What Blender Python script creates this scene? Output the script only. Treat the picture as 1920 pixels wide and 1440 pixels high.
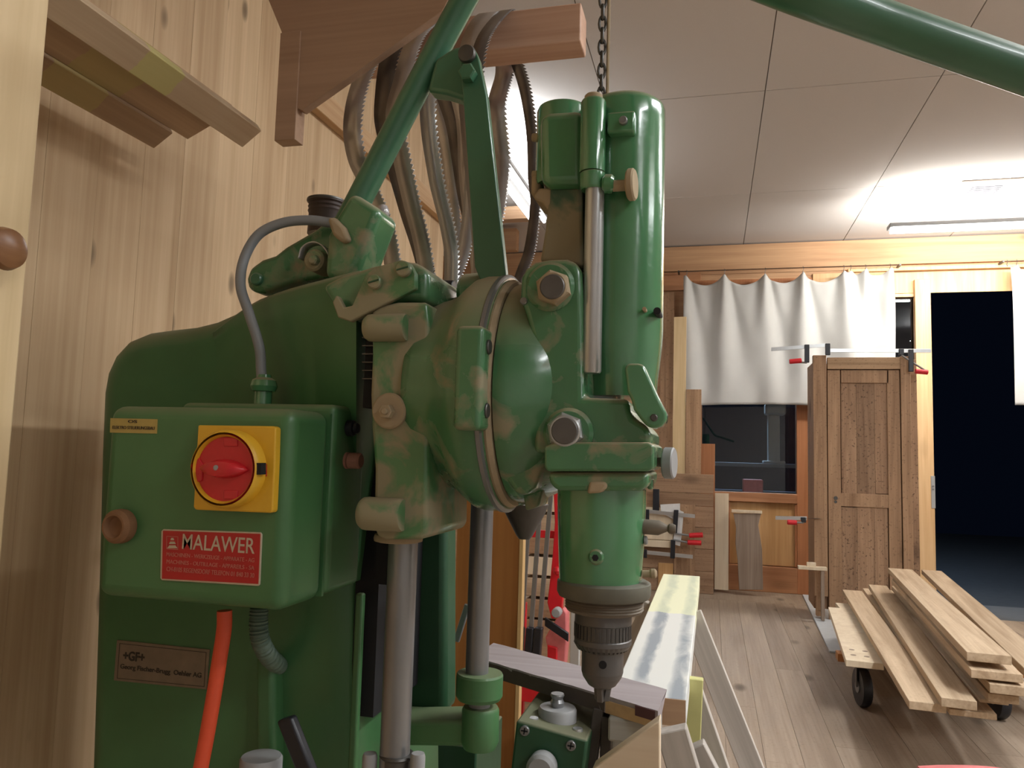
import bpy, bmesh, math, random
from mathutils import Vector, Matrix
random.seed(7)
for o in list(bpy.data.objects): bpy.data.objects.remove(o)
SC = bpy.context.scene; COL = SC.collection
# ------------------------------------------------------------------ camera
F, W, Hh, CAMZ = 1450.0, 1920, 1440, 1.2
d_ = Vector((1336-960, -(860-720), -F)).normalized()          # room depth axis (+Y) in camera space
h_ = Vector((336-960, -(860-28.6-720), -F))
up_ = d_.cross(h_).normalized()
if up_.y < 0: up_ = -up_
x_ = d_.cross(up_)
R = Matrix((x_, d_, up_))                                      # world = R @ cam
cam = bpy.data.cameras.new('camera'); co = bpy.data.objects.new('camera', cam); COL.objects.link(co)
cam.sensor_width = 36; cam.lens = F/W*36; cam.clip_start = .02
M4 = R.to_4x4(); M4.translation = Vector((0, 0, CAMZ)); co.matrix_world = M4
SC.camera = co
def P(px, py, Y=None, X=None, Z=None):
    r = R @ Vector((px-960, -(py-720), -F))
    t = Y/r.y if Y is not None else (X/r.x if X is not None else (Z-CAMZ)/r.z)
    p = r*t; p.z += CAMZ; return p
def mpp(p):                                                    # metres per pixel at a point
    c = R.transposed() @ (Vector(p)-Vector((0, 0, CAMZ))); return -c.z/F
# ------------------------------------------------------------------ world, exposure, lights
wd = bpy.data.worlds.new('night'); SC.world = wd; wd.use_nodes = True
wd.node_tree.nodes['Background'].inputs[0].default_value = (.010, .017, .040, 1)
wd.node_tree.nodes['Background'].inputs[1].default_value = .10
SC.view_settings.view_transform = 'Standard'; SC.view_settings.look = 'None'
SC.view_settings.gamma = 1; SC.view_settings.use_curve_mapping = False
SC.view_settings.exposure = 0.2
def area(name, loc, sx, sy, power, rot=(0, 0, 0), color=(1, .97, .92)):
    l = bpy.data.lights.new(name, 'AREA'); l.shape = 'RECTANGLE'; l.size = sx; l.size_y = sy
    l.energy = power; l.color = color
    o = bpy.data.objects.new(name, l); o.location = loc; o.rotation_euler = rot; COL.objects.link(o); return o
CEIL = 3.26; WALL_Y = 7.6; LWX = -1.15
LC = (.95, .98, 1.0)
for lx, ly, pw, up in ((2.2, -.4, 34, 12), (1.8, 1.9, 74, 16), (2.9, 3.5, 26, 16), (4.6, 1.0, 26, 20), (3.6, -2.0, 9, 14)):
    area('tube_or_fill_light', (lx, ly, 3.02), .16, 1.5, pw, color=LC)
    area('tube_or_fill_light', (lx, ly, 3.06), .16, 1.5, up, (math.pi, 0, 0), color=LC)
area('tube_or_fill_light', (-1.29, 4.95, 2.94), .12, 1.3, 10, color=LC)
area('tube_or_fill_light', (-1.29, 4.95, 3.02), .12, 1.3, 30, (math.pi, 0, 0), color=LC)
area('tube_or_fill_light', (2.25, 6.28, 2.94), 1.8, .10, 18)
area('tube_or_fill_light', (2.25, 6.36, 2.98), 1.8, .06, 48, (math.radians(105), 0, 0))
area('tube_or_fill_light', (2.25, 6.28, 3.03), 1.8, .12, 50, (math.pi, 0, 0))
area('tube_or_fill_light', (.3, 9.6, 2.6), .3, .3, 60, color=(.6, .78, 1))  # added blue lamp, only to brighten the stand-ins behind the window
# ------------------------------------------------------------------ materials
def new_mat(name):
    m = bpy.data.materials.new(name); m.use_nodes = True
    nt = m.node_tree; b = nt.nodes['Principled BSDF']; return m, nt, b
def N(nt, t, **kw):
    n = nt.nodes.new(t)
    for k, v in kw.items(): setattr(n, k, v)
    return n
def coords(nt, scale, offs=True):
    tc = N(nt, 'ShaderNodeTexCoord'); mp = N(nt, 'ShaderNodeMapping'); mp.inputs['Scale'].default_value = scale
    if offs:
        oi = N(nt, 'ShaderNodeObjectInfo'); ml = N(nt, 'ShaderNodeMath', operation='MULTIPLY'); ml.inputs[1].default_value = 41.7
        nt.links.new(oi.outputs['Random'], ml.inputs[0])
        ad = N(nt, 'ShaderNodeVectorMath', operation='ADD')
        nt.links.new(tc.outputs['Object'], ad.inputs[0]); nt.links.new(ml.outputs[0], ad.inputs[1])
        nt.links.new(ad.outputs[0], mp.inputs[0])
    else: nt.links.new(tc.outputs['Object'], mp.inputs[0])
    return mp.outputs[0]
def ramp(nt, stops, fac):
    r = N(nt, 'ShaderNodeValToRGB'); e = r.color_ramp.elements
    while len(e) < len(stops): e.new(.5)
    for el, (p, c) in zip(e, stops): el.position = p; el.color = (*c, 1)
    nt.links.new(fac, r.inputs[0]); return r.outputs[0]
def mix(nt, a, b, fac, bt='MIX'):
    m = N(nt, 'ShaderNodeMix', data_type='RGBA', blend_type=bt)
    for s, v in ((0, fac), (6, a), (7, b)):
        if hasattr(v, 'node'): nt.links.new(v, m.inputs[s])
        elif s == 0: m.inputs[0].default_value = v
        else: m.inputs[s].default_value = (*v, 1)
    return m.outputs[2]
def mth(nt, op, a, b=None, clamp=False):
    m = N(nt, 'ShaderNodeMath', operation=op, use_clamp=clamp)
    for i, v in enumerate((a, b)):
        if v is None: continue
        if hasattr(v, 'node'): nt.links.new(v, m.inputs[i])
        else: m.inputs[i].default_value = v
    return m.outputs[0]
def noise(nt, vec, scale, detail=3, dist=0., rough=.55):
    n = N(nt, 'ShaderNodeTexNoise'); n.inputs['Scale'].default_value = scale; n.inputs['Detail'].default_value = detail
    n.inputs['Distortion'].default_value = dist; n.inputs['Roughness'].default_value = rough
    if vec is not None: nt.links.new(vec, n.inputs['Vector'])
    return n.outputs['Fac']
def bump(nt, b, h, strength, dist=.002):
    n = N(nt, 'ShaderNodeBump'); n.inputs['Strength'].default_value = strength; n.inputs['Distance'].default_value = dist
    nt.links.new(h, n.inputs['Height']); nt.links.new(n.outputs[0], b.inputs['Normal'])
def wood(name, dark, light, axis='Z', rough=.6, knots=1.0, ring=9., vary=.18, spec=.3, speck=0., knot_size=2.6):
    m, nt, b = new_mat(name)
    i = 'XYZ'.index(axis)
    s = [1, 1, 1]; s[i] = .07
    v = coords(nt, s)
    n1 = noise(nt, v, ring, 4, 1.2)
    s2 = [1, 1, 1]; s2[i] = .02
    v2 = coords(nt, s2)
    n2 = noise(nt, v2, 90, 2)
    f = mth(nt, 'ADD', mth(nt, 'MULTIPLY', n1, .7), mth(nt, 'MULTIPLY', n2, .3))
    c = ramp(nt, [(.32, dark), (.66, light)], f)
    if knots:
        s3 = [1, 1, 1]; s3[i] = .45
        v3 = coords(nt, s3)
        vo = N(nt, 'ShaderNodeTexVoronoi'); vo.inputs['Scale'].default_value = knot_size; nt.links.new(v3, vo.inputs['Vector'])
        k = ramp(nt, [(.0, (knots,)*3), (.07, (knots*.75,)*3), (.14, (0, 0, 0))], vo.outputs['Distance'])
        c = mix(nt, c, tuple(x*.28 for x in dark), k)
    if speck:
        vs = coords(nt, [1, 1, 1]); ns = noise(nt, vs, 60, 3)
        k = ramp(nt, [(.58, (0, 0, 0)), (.70, (speck,)*3)], ns)
        c = mix(nt, c, tuple(x*.4 for x in dark), k)
    oi = N(nt, 'ShaderNodeObjectInfo')
    fr = mth(nt, 'ADD', mth(nt, 'MULTIPLY', oi.outputs['Random'], vary), 1-vary/2)
    hs = N(nt, 'ShaderNodeHueSaturation'); nt.links.new(c, hs.inputs['Color']); nt.links.new(fr, hs.inputs['Value'])
    nt.links.new(hs.outputs[0], b.inputs['Base Color'])
    b.inputs['Roughness'].default_value = rough; b.inputs['Specular IOR Level'].default_value = spec
    bump(nt, b, f, .15, .001)
    return m
def plain(name, col, rough=.5, metal=0., var=.12, vs=25., spec=.5, bmp=0., bs=60., coat=0.):
    m, nt, b = new_mat(name)
    v = coords(nt, (1, 1, 1), False); n = noise(nt, v, vs, 4)
    c = mix(nt, tuple(x*(1-var) for x in col), tuple(min(1, x*(1+var)) for x in col), n)
    nt.links.new(c, b.inputs['Base Color'])
    b.inputs['Roughness'].default_value = rough; b.inputs['Metallic'].default_value = metal
    b.inputs['Specular IOR Level'].default_value = spec; b.inputs['Coat Weight'].default_value = coat
    b.inputs['Coat Roughness'].default_value = .15
    if bmp: bump(nt, b, noise(nt, v, bs, 3), bmp, .002)
    return m
TAN = (.315, .255, .165)
def paint(name, col, dust=.5, rough=.28, patch=0., pscale=9., coat=.4, bmp=.25):
    """machine enamel: sawdust settled on faces that look up, caked patches by noise"""
    m, nt, b = new_mat(name)
    v = coords(nt, (1, 1, 1), False)
    n = noise(nt, v, 14, 4); n2 = noise(nt, v, pscale, 5, .6)
    c = mix(nt, tuple(x*.82 for x in col), tuple(x*1.18 for x in col), n)
    g = N(nt, 'ShaderNodeNewGeometry'); sx = N(nt, 'ShaderNodeSeparateXYZ'); nt.links.new(g.outputs['Normal'], sx.inputs[0])
    upf = mth(nt, 'MULTIPLY', mth(nt, 'SUBTRACT', sx.outputs['Z'], .25), 1.7, True)
    f = mth(nt, 'MULTIPLY', upf, dust, True)
    f = mth(nt, 'MULTIPLY', f, mth(nt, 'ADD', n2, .45), True)
    if patch:
        pt = mth(nt, 'MULTIPLY', mth(nt, 'SUBTRACT', n2, 1-patch), 9., True)
        f = mth(nt, 'MAXIMUM', f, mth(nt, 'MULTIPLY', pt, .85))
    c = mix(nt, c, TAN, f)
    nt.links.new(c, b.inputs['Base Color'])
    rr = mth(nt, 'ADD', mth(nt, 'MULTIPLY', f, .6), rough, True)
    nt.links.new(rr, b.inputs['Roughness'])
    cw = mth(nt, 'MULTIPLY', mth(nt, 'SUBTRACT', 1., f), coat); nt.links.new(cw, b.inputs['Coat Weight'])
    b.inputs['Coat Roughness'].default_value = .12
    bump(nt, b, noise(nt, v, 38, 3), bmp, .0016)
    return m
def emit(name, col, s):
    m, nt, b = new_mat(name); b.inputs['Base Color'].default_value = (.9, .9, .9, 1)
    b.inputs['Emission Color'].default_value = (*col, 1); b.inputs['Emission Strength'].default_value = s; return m
GRN = (.040, .165, .066)
G_BOX = paint('satin_green_enamel', (.056, .160, .058), .35, .42, 0, coat=.12, bmp=.1)
G_HOUS = paint('green_hood_enamel', (.054, .162, .060), .6, .42, 0, coat=.1, bmp=.1)
G_CAST = paint('caked_green_enamel', (.064, .19, .072), .95, .30, .59, 13)
G_DRUM = paint('dusty_green_enamel', (.066, .185, .080), .95, .26, .47, 13.)
G_HEAD = paint('gloss_green_enamel', (.066, .215, .092), .8, .17, .25, 9, coat=1., bmp=.35)
G_CARR = paint('head_green_enamel', (.062, .190, .080), .95, .22, .47, 14, coat=.6, bmp=.35)
G_SLIDE = paint('dust_coated_green_enamel', (.050, .110, .060), .95, .5, .60, 9, coat=.05)
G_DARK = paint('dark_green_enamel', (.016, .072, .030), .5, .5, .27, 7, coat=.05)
G_LEV = paint('lever_green_enamel', (.048, .155, .085), .45, .33, .0, coat=.3)
DUST = plain('sawdust_caked_metal', (.36, .28, .18), .9, 0, .25, 30, .2, .3)
STEEL = plain('ground_steel', (.25, .25, .25), .32, .6, .12, 18)
STEEL_L = plain('bright_steel', (.50, .51, .51), .28, .7, .1, 30)
STEEL_D = plain('dark_oiled_steel', (.10, .095, .088), .45, .7, .3, 30)
CHUCK = plain('chuck_steel', (.13, .125, .12), .42, .6, .25, 40)
BLACK = plain('black_plastic', (.012, .013, .018), .4, 0, .2)
BLACKM = plain('black_void_shade', (.006, .006, .008), .8)  # flat black stands in for the shade inside gaps and holes
GREYC = plain('grey_cable_rubber', (.23, .24, .25), .5, 0, .1)
GREYP = plain('grey_plastic', (.30, .30, .30), .55, 0, .1)
ORANGE = plain('orange_cable_rubber', (.78, .095, .035), .5, 0, .08)
REDP = plain('red_switch_plastic', (.55, .016, .024), .38, 0, .15)
RED2 = plain('red_enamel', (.60, .012, .020), .4, 0, .12)
PINK = plain('dusty_red_enamel', (.62, .16, .16), .6, 0, .3, 30)
YEL = plain('yellow_switch_plastic', (.70, .40, .025), .42, 0, .08)
RUST = plain('tan_stopper_rubber', (.22, .115, .058), .8, 0, .25, 50, .2)
SKIN = plain('faded_red_button', (.36, .17, .12), .6, 0, .2, 60)
NPR = plain('nameplate_red', (.42, .010, .012), .4, 0, .2, 12)
NPS = plain('nameplate_silver', (.50, .42, .32), .45, .2, .2, 60)
NPD = plain('nameplate_dim_print', (.50, .16, .12), .5, 0, .2, 60)
GFP = plain('aged_brass_plate', (.22, .17, .115), .55, .1, .3, 40)
GFD = plain('plate_black_print', (.03, .022, .016), .6)
LBL = plain('yellowed_label', (.42, .31, .09), .6, 0, .15, 60)
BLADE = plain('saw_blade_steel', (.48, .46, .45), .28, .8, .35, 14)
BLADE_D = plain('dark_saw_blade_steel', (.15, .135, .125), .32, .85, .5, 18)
CEILM = plain('ceiling_board', (.64, .61, .585), .9, 0, .05, 200, .2)
CEILB = plain('ceiling_joint', (.33, .28, .24), .9)
CLOTH = plain('linen_cloth', (.53, .53, .51), .9, 0, .05, 8, .2)
CLOTH.node_tree.nodes['Principled BSDF'].inputs['Subsurface Weight'].default_value = 0
PINE_W = wood('spruce_wall', (.43, .285, .155), (.64, .47, .29), 'Z', .6, .9, 7, .06, knot_size=9)
PINE_C = wood('pale_spruce_door', (.58, .42, .22), (.72, .545, .32), 'Z', .55, 0, 14, .05)
PINE_Y = wood('spruce_board_y', (.40, .24, .12), (.60, .42, .25), 'Y', .6, .6, 9, .15)
PINE_X = wood('spruce_board_x', (.36, .21, .12), (.55, .36, .22), 'X', .6, .7, 9, .1)
BRACE = wood('bracket_wood', (.30, .18, .115), (.46, .30, .20), 'X', .6, .8, 4, .05)
BEAM_X = wood('wall_beam_wood', (.40, .22, .115), (.60, .37, .205), 'X', .6, .7, 8, .1)
OLD_X = wood('old_wood_x', (.22, .125, .070), (.42, .265, .16), 'X', .6, .6, 10, .1, speck=.3)
OLD_Z = wood('old_wood_z', (.24, .135, .072), (.46, .285, .165), 'Z', .6, .7, 10, .15, speck=.5)
OLD_ZD = wood('old_wood_panel', (.20, .112, .062), (.38, .235, .14), 'Z', .6, .9, 12, .25, speck=.9)
OLD_XR = wood('old_wood_rail', (.28, .17, .09), (.52, .34, .20), 'X', .6, .7, 10, .1, speck=.4)
FLOORM = wood('floor_wood', (.24, .175, .125), (.40, .315, .235), 'Y', .55, .8, 5, .10, .35, speck=.25, knot_size=3.5)
FRAME_Z = wood('window_frame_z', (.34, .13, .055), (.50, .22, .10), 'Z', .5, .2, 9, .06)
FRAME_X = wood('window_frame_x', (.34, .15, .07), (.50, .25, .125), 'X', .5, .3, 9, .06)
PANEL_O = wood('orange_panel', (.48, .26, .10), (.64, .39, .18), 'Z', .5, .6, 8, .06)
JAMB = wood('door_jamb_wood', (.60, .36, .17), (.76, .52, .28), 'Z', .5, .2, 12, .04)
POSTO = wood('orange_post', (.27, .10, .025), (.40, .17, .05), 'Z', .45, .8, 6, .04)
POSTE = wood('post_edge', (.50, .30, .12), (.66, .44, .21), 'Z', .5, 0)
PLANK = wood('rough_plank', (.34, .235, .145), (.58, .44, .30), 'X', .8, .4, 12, .2, .2, speck=.15)
PALE = wood('pale_board', (.62, .49, .34), (.76, .64, .47), 'Z', .6, 0, 10, .05)
DRIFT = wood('weathered_board', (.20, .145, .105), (.36, .275, .21), 'Z', .8, .5, 12, .05)
KNOB = wood('knob_wood', (.16, .07, .03), (.28, .14, .065), 'Y', .35, 0, 30)
WGREY = wood('trestle_grey_wood', (.34, .30, .26), (.56, .51, .46), 'X', .8, .2, 12, .15, .2)
CREAMW = wood('cream_softwood', (.66, .52, .36), (.80, .68, .52), 'X', .6, .5, 10, .05)
# ------------------------------------------------------------------ mesh helpers
ORG = {}
class MB:
    def __init__(s): s.v = []; s.f = []
    def add(s, v, f):
        k = len(s.v); s.v += [Vector(p) for p in v]; s.f += [tuple(i+k for i in q) for q in f]; return s
def box(mb, lo, hi):
    x0, y0, z0 = lo; x1, y1, z1 = hi
    v = [(x, y, z) for z in (z0, z1) for y in (y0, y1) for x in (x0, x1)]
    return mb.add(v, [(0, 2, 3, 1), (4, 5, 7, 6), (0, 1, 5, 4), (2, 6, 7, 3), (0, 4, 6, 2), (1, 3, 7, 5)])
def boxpx(mb, x0, y0, x1, y1, Y, dep):
    a = P(x0, (y0+y1)/2, Y=Y); b = P(x1, (y0+y1)/2, Y=Y)
    t = P((x0+x1)/2, y0, Y=Y).z; u = P((x0+x1)/2, y1, Y=Y).z
    return box(mb, (a.x, Y, u), (b.x, Y+dep, t))
def prism(mb, pts, Yf, Yb):
    p = [P(x, y, Y=Yf) for x, y in pts]; n = len(p)
    ar = sum(p[i].x*p[(i+1) % n].z-p[(i+1) % n].x*p[i].z for i in range(n))
    if ar < 0: p.reverse()
    v = p+[Vector((q.x, Yb, q.z)) for q in p]
    f = [tuple(range(n)), tuple(range(2*n-1, n-1, -1))]+[(i, i+n, (i+1) % n+n, (i+1) % n) for i in range(n)]
    return mb.add(v, f)
def round_prism(mb, pts, Yf, Yb, r, n=8):
    """prism whose front rim is rounded over with radius r (rings offset inwards along mitred normals)"""
    p = [P(x, y, Y=Yf) for x, y in pts]; k = len(p)
    if sum(p[i].x*p[(i+1) % k].z-p[(i+1) % k].x*p[i].z for i in range(k)) < 0: p.reverse()
    nr = []
    for i in range(k):
        a, b, c = p[i-1], p[i], p[(i+1) % k]; d1 = (b-a).normalized(); d2 = (c-b).normalized()
        n1 = Vector((-d1.z, 0, d1.x)); n2 = Vector((-d2.z, 0, d2.x)); m = (n1+n2).normalized(); nr.append(m/max(.5, m.dot(n1)))
    v = []; f = []
    for j in range(n+1):
        t = math.pi/2*j/n; ins = r*(1-math.sin(t)); dy = r*(1-math.cos(t))
        v += [Vector((q.x, Yf, q.z))+w*ins+Vector((0, dy, 0)) for q, w in zip(p, nr)]
    v += [Vector((q.x, Yb, q.z)) for q in p]
    for j in range(n+1):
        f += [(j*k+i, j*k+(i+1) % k, (j+1)*k+(i+1) % k, (j+1)*k+i) for i in range(k)]
    f.append(tuple(range(k-1, -1, -1))); f.append(tuple((n+1)*k+i for i in range(k)))
    return mb.add(v, f)
def frame_of(ax):
    ax = Vector(ax).normalized(); t = Vector((0, 0, 1)) if abs(ax.z) < .9 else Vector((1, 0, 0))
    u = ax.cross(t).normalized(); return ax, u, ax.cross(u)
def lathe(mb, prof, org, ax, seg=32, rot=0., caps=True):
    ax, u, w = frame_of(ax); org = Vector(org); v = []; f = []; n = len(prof)
    for r, h in prof:
        for k in range(seg):
            a = 2*math.pi*k/seg+rot; v.append(org+ax*h+(u*math.cos(a)+w*math.sin(a))*max(r, 1e-5))
    for i in range(n-1):
        for k in range(seg):
            k2 = (k+1) % seg; f.append((i*seg+k, i*seg+k2, (i+1)*seg+k2, (i+1)*seg+k))
    if caps: f.append(tuple(range(seg-1, -1, -1))); f.append(tuple((n-1)*seg+k for k in range(seg)))
    return mb.add(v, f)
def vlathe(mb, cx, Y, prof, seg=40):
    c = P(cx, sum(p[1] for p in prof)/len(prof), Y=Y); m = mpp(c)
    pr = [(r*m, P(cx, y, Y=Y).z) for r, y in prof]
    if pr[0][1] > pr[-1][1]: pr.reverse()
    return lathe(mb, pr, (c.x, Y, 0), (0, 0, 1), seg)
def cyl(mb, p0, p1, r, seg=20, ch=0., rot=0.):
    p0 = Vector(p0); p1 = Vector(p1); L = (p1-p0).length
    pr = [(r-ch, 0), (r, ch), (r, L-ch), (r-ch, L)] if ch else [(r, 0), (r, L)]
    return lathe(mb, pr, p0, p1-p0, seg, rot)
def ycyl(mb, px, py, Yf, Yb, rpx, seg=24, ch=0., rot=0.):
    """disc facing the room side (-Y) seen at px,py"""
    c = P(px, py, Y=Yf); r = rpx*mpp(c); return cyl(mb, c, (c.x, Yb, c.z), r, seg, ch, rot)
def smooth_path(pts, n=8):
    P_ = [Vector(p) for p in pts]; P_ = [P_[0]*2-P_[1]]+P_+[P_[-1]*2-P_[-2]]; out = []
    for i in range(1, len(P_)-2):
        a, b, c, d = P_[i-1:i+3]
        for k in range(n):
            t = k/n; out.append(.5*((2*b)+(c-a)*t+(2*a-5*b+4*c-d)*t*t+(3*b-a-3*c+d)*t**3))
    out.append(P_[-2]); return out
def tube(mb, pts, r, seg=12, n=8, smooth=True, rf=None):
    pts = smooth_path(pts, n) if smooth else [Vector(p) for p in pts]
    t0 = (pts[1]-pts[0]).normalized(); _, u, w = frame_of(t0); v = []; f = []
    for i, p in enumerate(pts):
        t = (pts[min(i+1, len(pts)-1)]-pts[max(i-1, 0)]).normalized()
        u = (u-t*u.dot(t)).normalized(); w = t.cross(u); rr = rf(i/(len(pts)-1)) if rf else r
        for k in range(seg):
            a = 2*math.pi*k/seg; v.append(p+(u*math.cos(a)+w*math.sin(a))*rr)
    for i in range(len(pts)-1):
        for k in range(seg):
            k2 = (k+1) % seg; f.append((i*seg+k, i*seg+k2, (i+1)*seg+k2, (i+1)*seg+k))
    f.append(tuple(range(seg-1, -1, -1))); f.append(tuple((len(pts)-1)*seg+k for k in range(seg)))
    return mb.add(v, f)
def strip(mb, a, b, wvec, tvec):
    """bar between a and b with given half width vector and half thickness vector"""
    a, b, wv, tv = Vector(a), Vector(b), Vector(wvec), Vector(tvec)
    v = [q+s*wv+t*tv for q in (a, b) for s in (-1, 1) for t in (-1, 1)]
    return mb.add(v, [(0, 1, 3, 2), (4, 6, 7, 5), (0, 4, 5, 1), (2, 3, 7, 6), (0, 2, 6, 4), (1, 5, 7, 3)])
def thing(name, label, cat, loc, group=None):
    o = bpy.data.objects.new(name, None); COL.objects.link(o); o.location = loc; o.empty_display_size = .05
    o['label'] = label; o['category'] = cat
    if group: o['group'] = group
    ORG[o.name] = Vector(loc); return o
def build(name, mb, m, parent=None, bev=0., seg=2, ang=35, label=None, cat=None, group=None, kind=None, smooth=True, clamp=True, subs=0):
    c = Vector((0, 0, 0))
    lo = Vector([min(v[i] for v in mb.v) for i in range(3)]); hi = Vector([max(v[i] for v in mb.v) for i in range(3)])
    c = (lo+hi)/2
    if parent is None: c.z = lo.z
    me = bpy.data.meshes.new(name); me.from_pydata([v-c for v in mb.v], [], mb.f); me.validate()
    bm = bmesh.new(); bm.from_mesh(me); bmesh.ops.recalc_face_normals(bm, faces=bm.faces); bm.to_mesh(me); bm.free()
    if smooth:
        me.shade_smooth(); me.set_sharp_from_angle(angle=math.radians(ang))
    me.materials.append(m)
    o = bpy.data.objects.new(name, me); COL.objects.link(o)
    if parent is not None: o.parent = parent; o.location = c-ORG[parent.name]
    else: o.location = c
    ORG[o.name] = c
    if bev:
        md = o.modifiers.new('bevel', 'BEVEL'); md.width = bev; md.segments = seg; md.limit_method = 'ANGLE'
        md.angle_limit = math.radians(30); md.use_clamp_overlap = clamp
    if label: o['label'] = label
    if cat: o['category'] = cat
    if group: o['group'] = group
    if kind: o['kind'] = kind
    return o
def B(name, m, parent, lo, hi, bev=.002, **k): return build(name, box(MB(), lo, hi), m, parent, bev, **k)
def BP(name, m, parent, x0, y0, x1, y1, Y, dep, bev=.002, **k): return build(name, boxpx(MB(), x0, y0, x1, y1, Y, dep), m, parent, bev, **k)
def oriented(name, m, parent, a, b, wdir, w, t, bev=.0015, **k):
    """board: local X along a->b (centre line of top face), width w along wdir, thickness t below"""
    a, b = Vector(a), Vector(b); ex = (b-a).normalized(); ey = Vector(wdir); ey = (ey-ex*ey.dot(ex)).normalized(); ez = ex.cross(ey)
    if ez.z < 0: ey = -ey; ez = -ez
    L = (b-a).length; mb = box(MB(), (-L/2, -w/2, -t/2), (L/2, w/2, t/2))
    me = bpy.data.meshes.new(name); me.from_pydata([tuple(v) for v in mb.v], [], mb.f); me.materials.append(m)
    o = bpy.data.objects.new(name, me); COL.objects.link(o)
    c = (a+b)/2-ez*t/2
    Rm = Matrix((ex, ey, ez)).transposed().to_4x4()
    off = ORG[parent.name] if parent is not None else Vector((0, 0, 0))
    if parent is not None: o.parent = parent
    Rm.translation = c-off; o.matrix_basis = Rm; ORG[o.name] = c
    md = o.modifiers.new('bevel', 'BEVEL'); md.width = bev; md.segments = 1
    for key in ('label', 'category', 'group', 'kind'):
        if k.get(key): o[key] = k[key]
    return o
def lettering(name, s, m, parent, x0, x1, ytop, ybot, Y, bold=0.):
    """raised lettering on a face parallel to XZ, fitted between two pixel columns"""
    cu = bpy.data.curves.new(name, 'FONT'); cu.body = s; cu.size = 1; cu.extrude = .01; cu.offset = bold
    to = bpy.data.objects.new(name, cu); COL.objects.link(to); bpy.context.view_layer.update()
    me = bpy.data.meshes.new_from_object(to.evaluated_get(bpy.context.evaluated_depsgraph_get()))
    bpy.data.objects.remove(to)
    xs = [v.co.x for v in me.vertices]; ys = [v.co.y for v in me.vertices]
    a = P(x0, (ytop+ybot)/2, Y=Y); b = P(x1, (ytop+ybot)/2, Y=Y); xm = (x0+x1)/2
    zt = P(xm, ytop, Y=Y).z; zb = P(xm, ybot, Y=Y).z
    for v in me.vertices:
        fx = (v.co.x-min(xs))/(max(xs)-min(xs)); fy = (v.co.y-min(ys))/(max(ys)-min(ys))
        x = a.x+(b.x-a.x)*fx; z = zb+(zt-zb)*fy; v.co = Vector((x, Y-(.0003 if v.co.z > 0 else -.0003), z))-ORG[parent.name]
    me.materials.clear(); me.materials.append(m)
    o = bpy.data.objects.new(name, me); COL.objects.link(o); o.parent = parent; ORG[o.name] = ORG[parent.name]
    return o
# ================================================================== SETTING
FLR = B('floor', FLOORM, None, (-3.6, -3, -.12), (6.6, 7.0, -.012), 0, kind='structure')
y_end = {}
for k in range(52):
    x0 = -1.14+k*.15
    cuts = [-3, random.uniform(.5, 2.5), random.uniform(3.2, 5.2), 7.0] if x0 > 0 else [-3, random.uniform(1.5, 5), 7.0]
    for a, b in zip(cuts, cuts[1:]):
        B('plank', FLOORM, FLR, (x0+.0005, a+.0005, -.012), (x0+.1495, b-.0005, 0), .0006, seg=1)
B('plank', FLOORM, FLR, (-3.6, -3, -.012), (-1.1412, 7.0, 0), 0)
MAT_G = plain('grey_threshold_stone', (.10, .11, .12), .8, 0, .15, 20)
B('plank', FLOORM, FLR, (-3.6, 7.001, -.05), (1.86, 7.62, 0), .001)
DG = plain('night_yard_paving', (.045, .055, .068), .75, 0, .3, 12, .3)
CEILO = B('ceiling', CEILB, None, (-3.6, -3, CEIL+.012), (6.6, 7.65, CEIL+.15), 0, kind='structure')
xj = [-3.6, -3.31, -2.41, -1.51, -.62, .275, 1.168, 2.06, 2.96, 3.86, 4.76, 5.66, 6.6]
yj = [-3, -.91, .86, 2.63, 4.378, 6.12, 7.62]
for a, b in zip(xj, xj[1:]):
    for c, e in zip(yj, yj[1:]):
        B('ceiling_panel', CEILM, CEILO, (a+.0025, c+.0025, CEIL+random.uniform(0, .0015)), (b-.0025, e-.0025, CEIL+.012), .0015, seg=1)
# left wall of upright spruce boards
LW = B('wall_left', PINE_W, None, (LWX-.06, -3, 0), (LWX-.02, 3.15, CEIL+.01), 0, kind='structure')
y = -3.
while y < 3.14:
    w = random.choice([.10, .12, .14, .16]); e = min(3.15, y+w)
    B('board', PINE_W, LW, (LWX-.02, y+.0003, 0.001), (LWX+random.uniform(-.0002, .0002), e-.0001, CEIL), .0003, seg=1); y = e
B('wall_side', CEILM, None, (-3.75, -3, 0), (-3.6, 7.65, CEIL), 0, kind='structure')
B('wall_right', CEILM, None, (6.6, -3, 0), (6.7, 7.65, CEIL), 0, kind='structure')
B('wall_back', CEILM, None, (-3.6, -3.1, 0), (6.6, -3, CEIL), 0, kind='structure')
# rail along the left wall
B('trim_1', PINE_Y, None, (LWX, 1.9, P(767, 345, X=-1.13).z-.03), (LWX+.03, 3.14, P(767, 323, X=-1.13).z), .002, kind='structure')
# far wall
def zfar(py, px=1450): return P(px, py, Y=WALL_Y).z
def xfar(px, py=800): return P(px, py, Y=WALL_Y).x
X_W0, X_W1 = xfar(1316, 840), xfar(1493, 840)
Z_SILL, Z_HEAD = zfar(923, 1400), 2.86
X_N0, X_N1 = xfar(1672, 620), xfar(1713, 620); Z_N0, Z_N1 = .70, zfar(558, 1690)
X_D0, X_D1, Z_D = xfar(1746, 800), xfar(1746, 800)+1.45, zfar(530, 1745)
T = .08
WF = MB()
def wseg(x0, x1, z0, z1): box(WF, (x0, WALL_Y, z0), (x1, WALL_Y+T, z1))
wseg(-3.6, X_W0, 0, CEIL); wseg(X_W0, X_W1, 0, Z_SILL); wseg(X_W0, X_W1, Z_HEAD, CEIL)
wseg(X_W1, X_N0, 0, CEIL); wseg(X_N0, X_N1, 0, Z_N0); wseg(X_N0, X_N1, Z_N1, CEIL)
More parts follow.
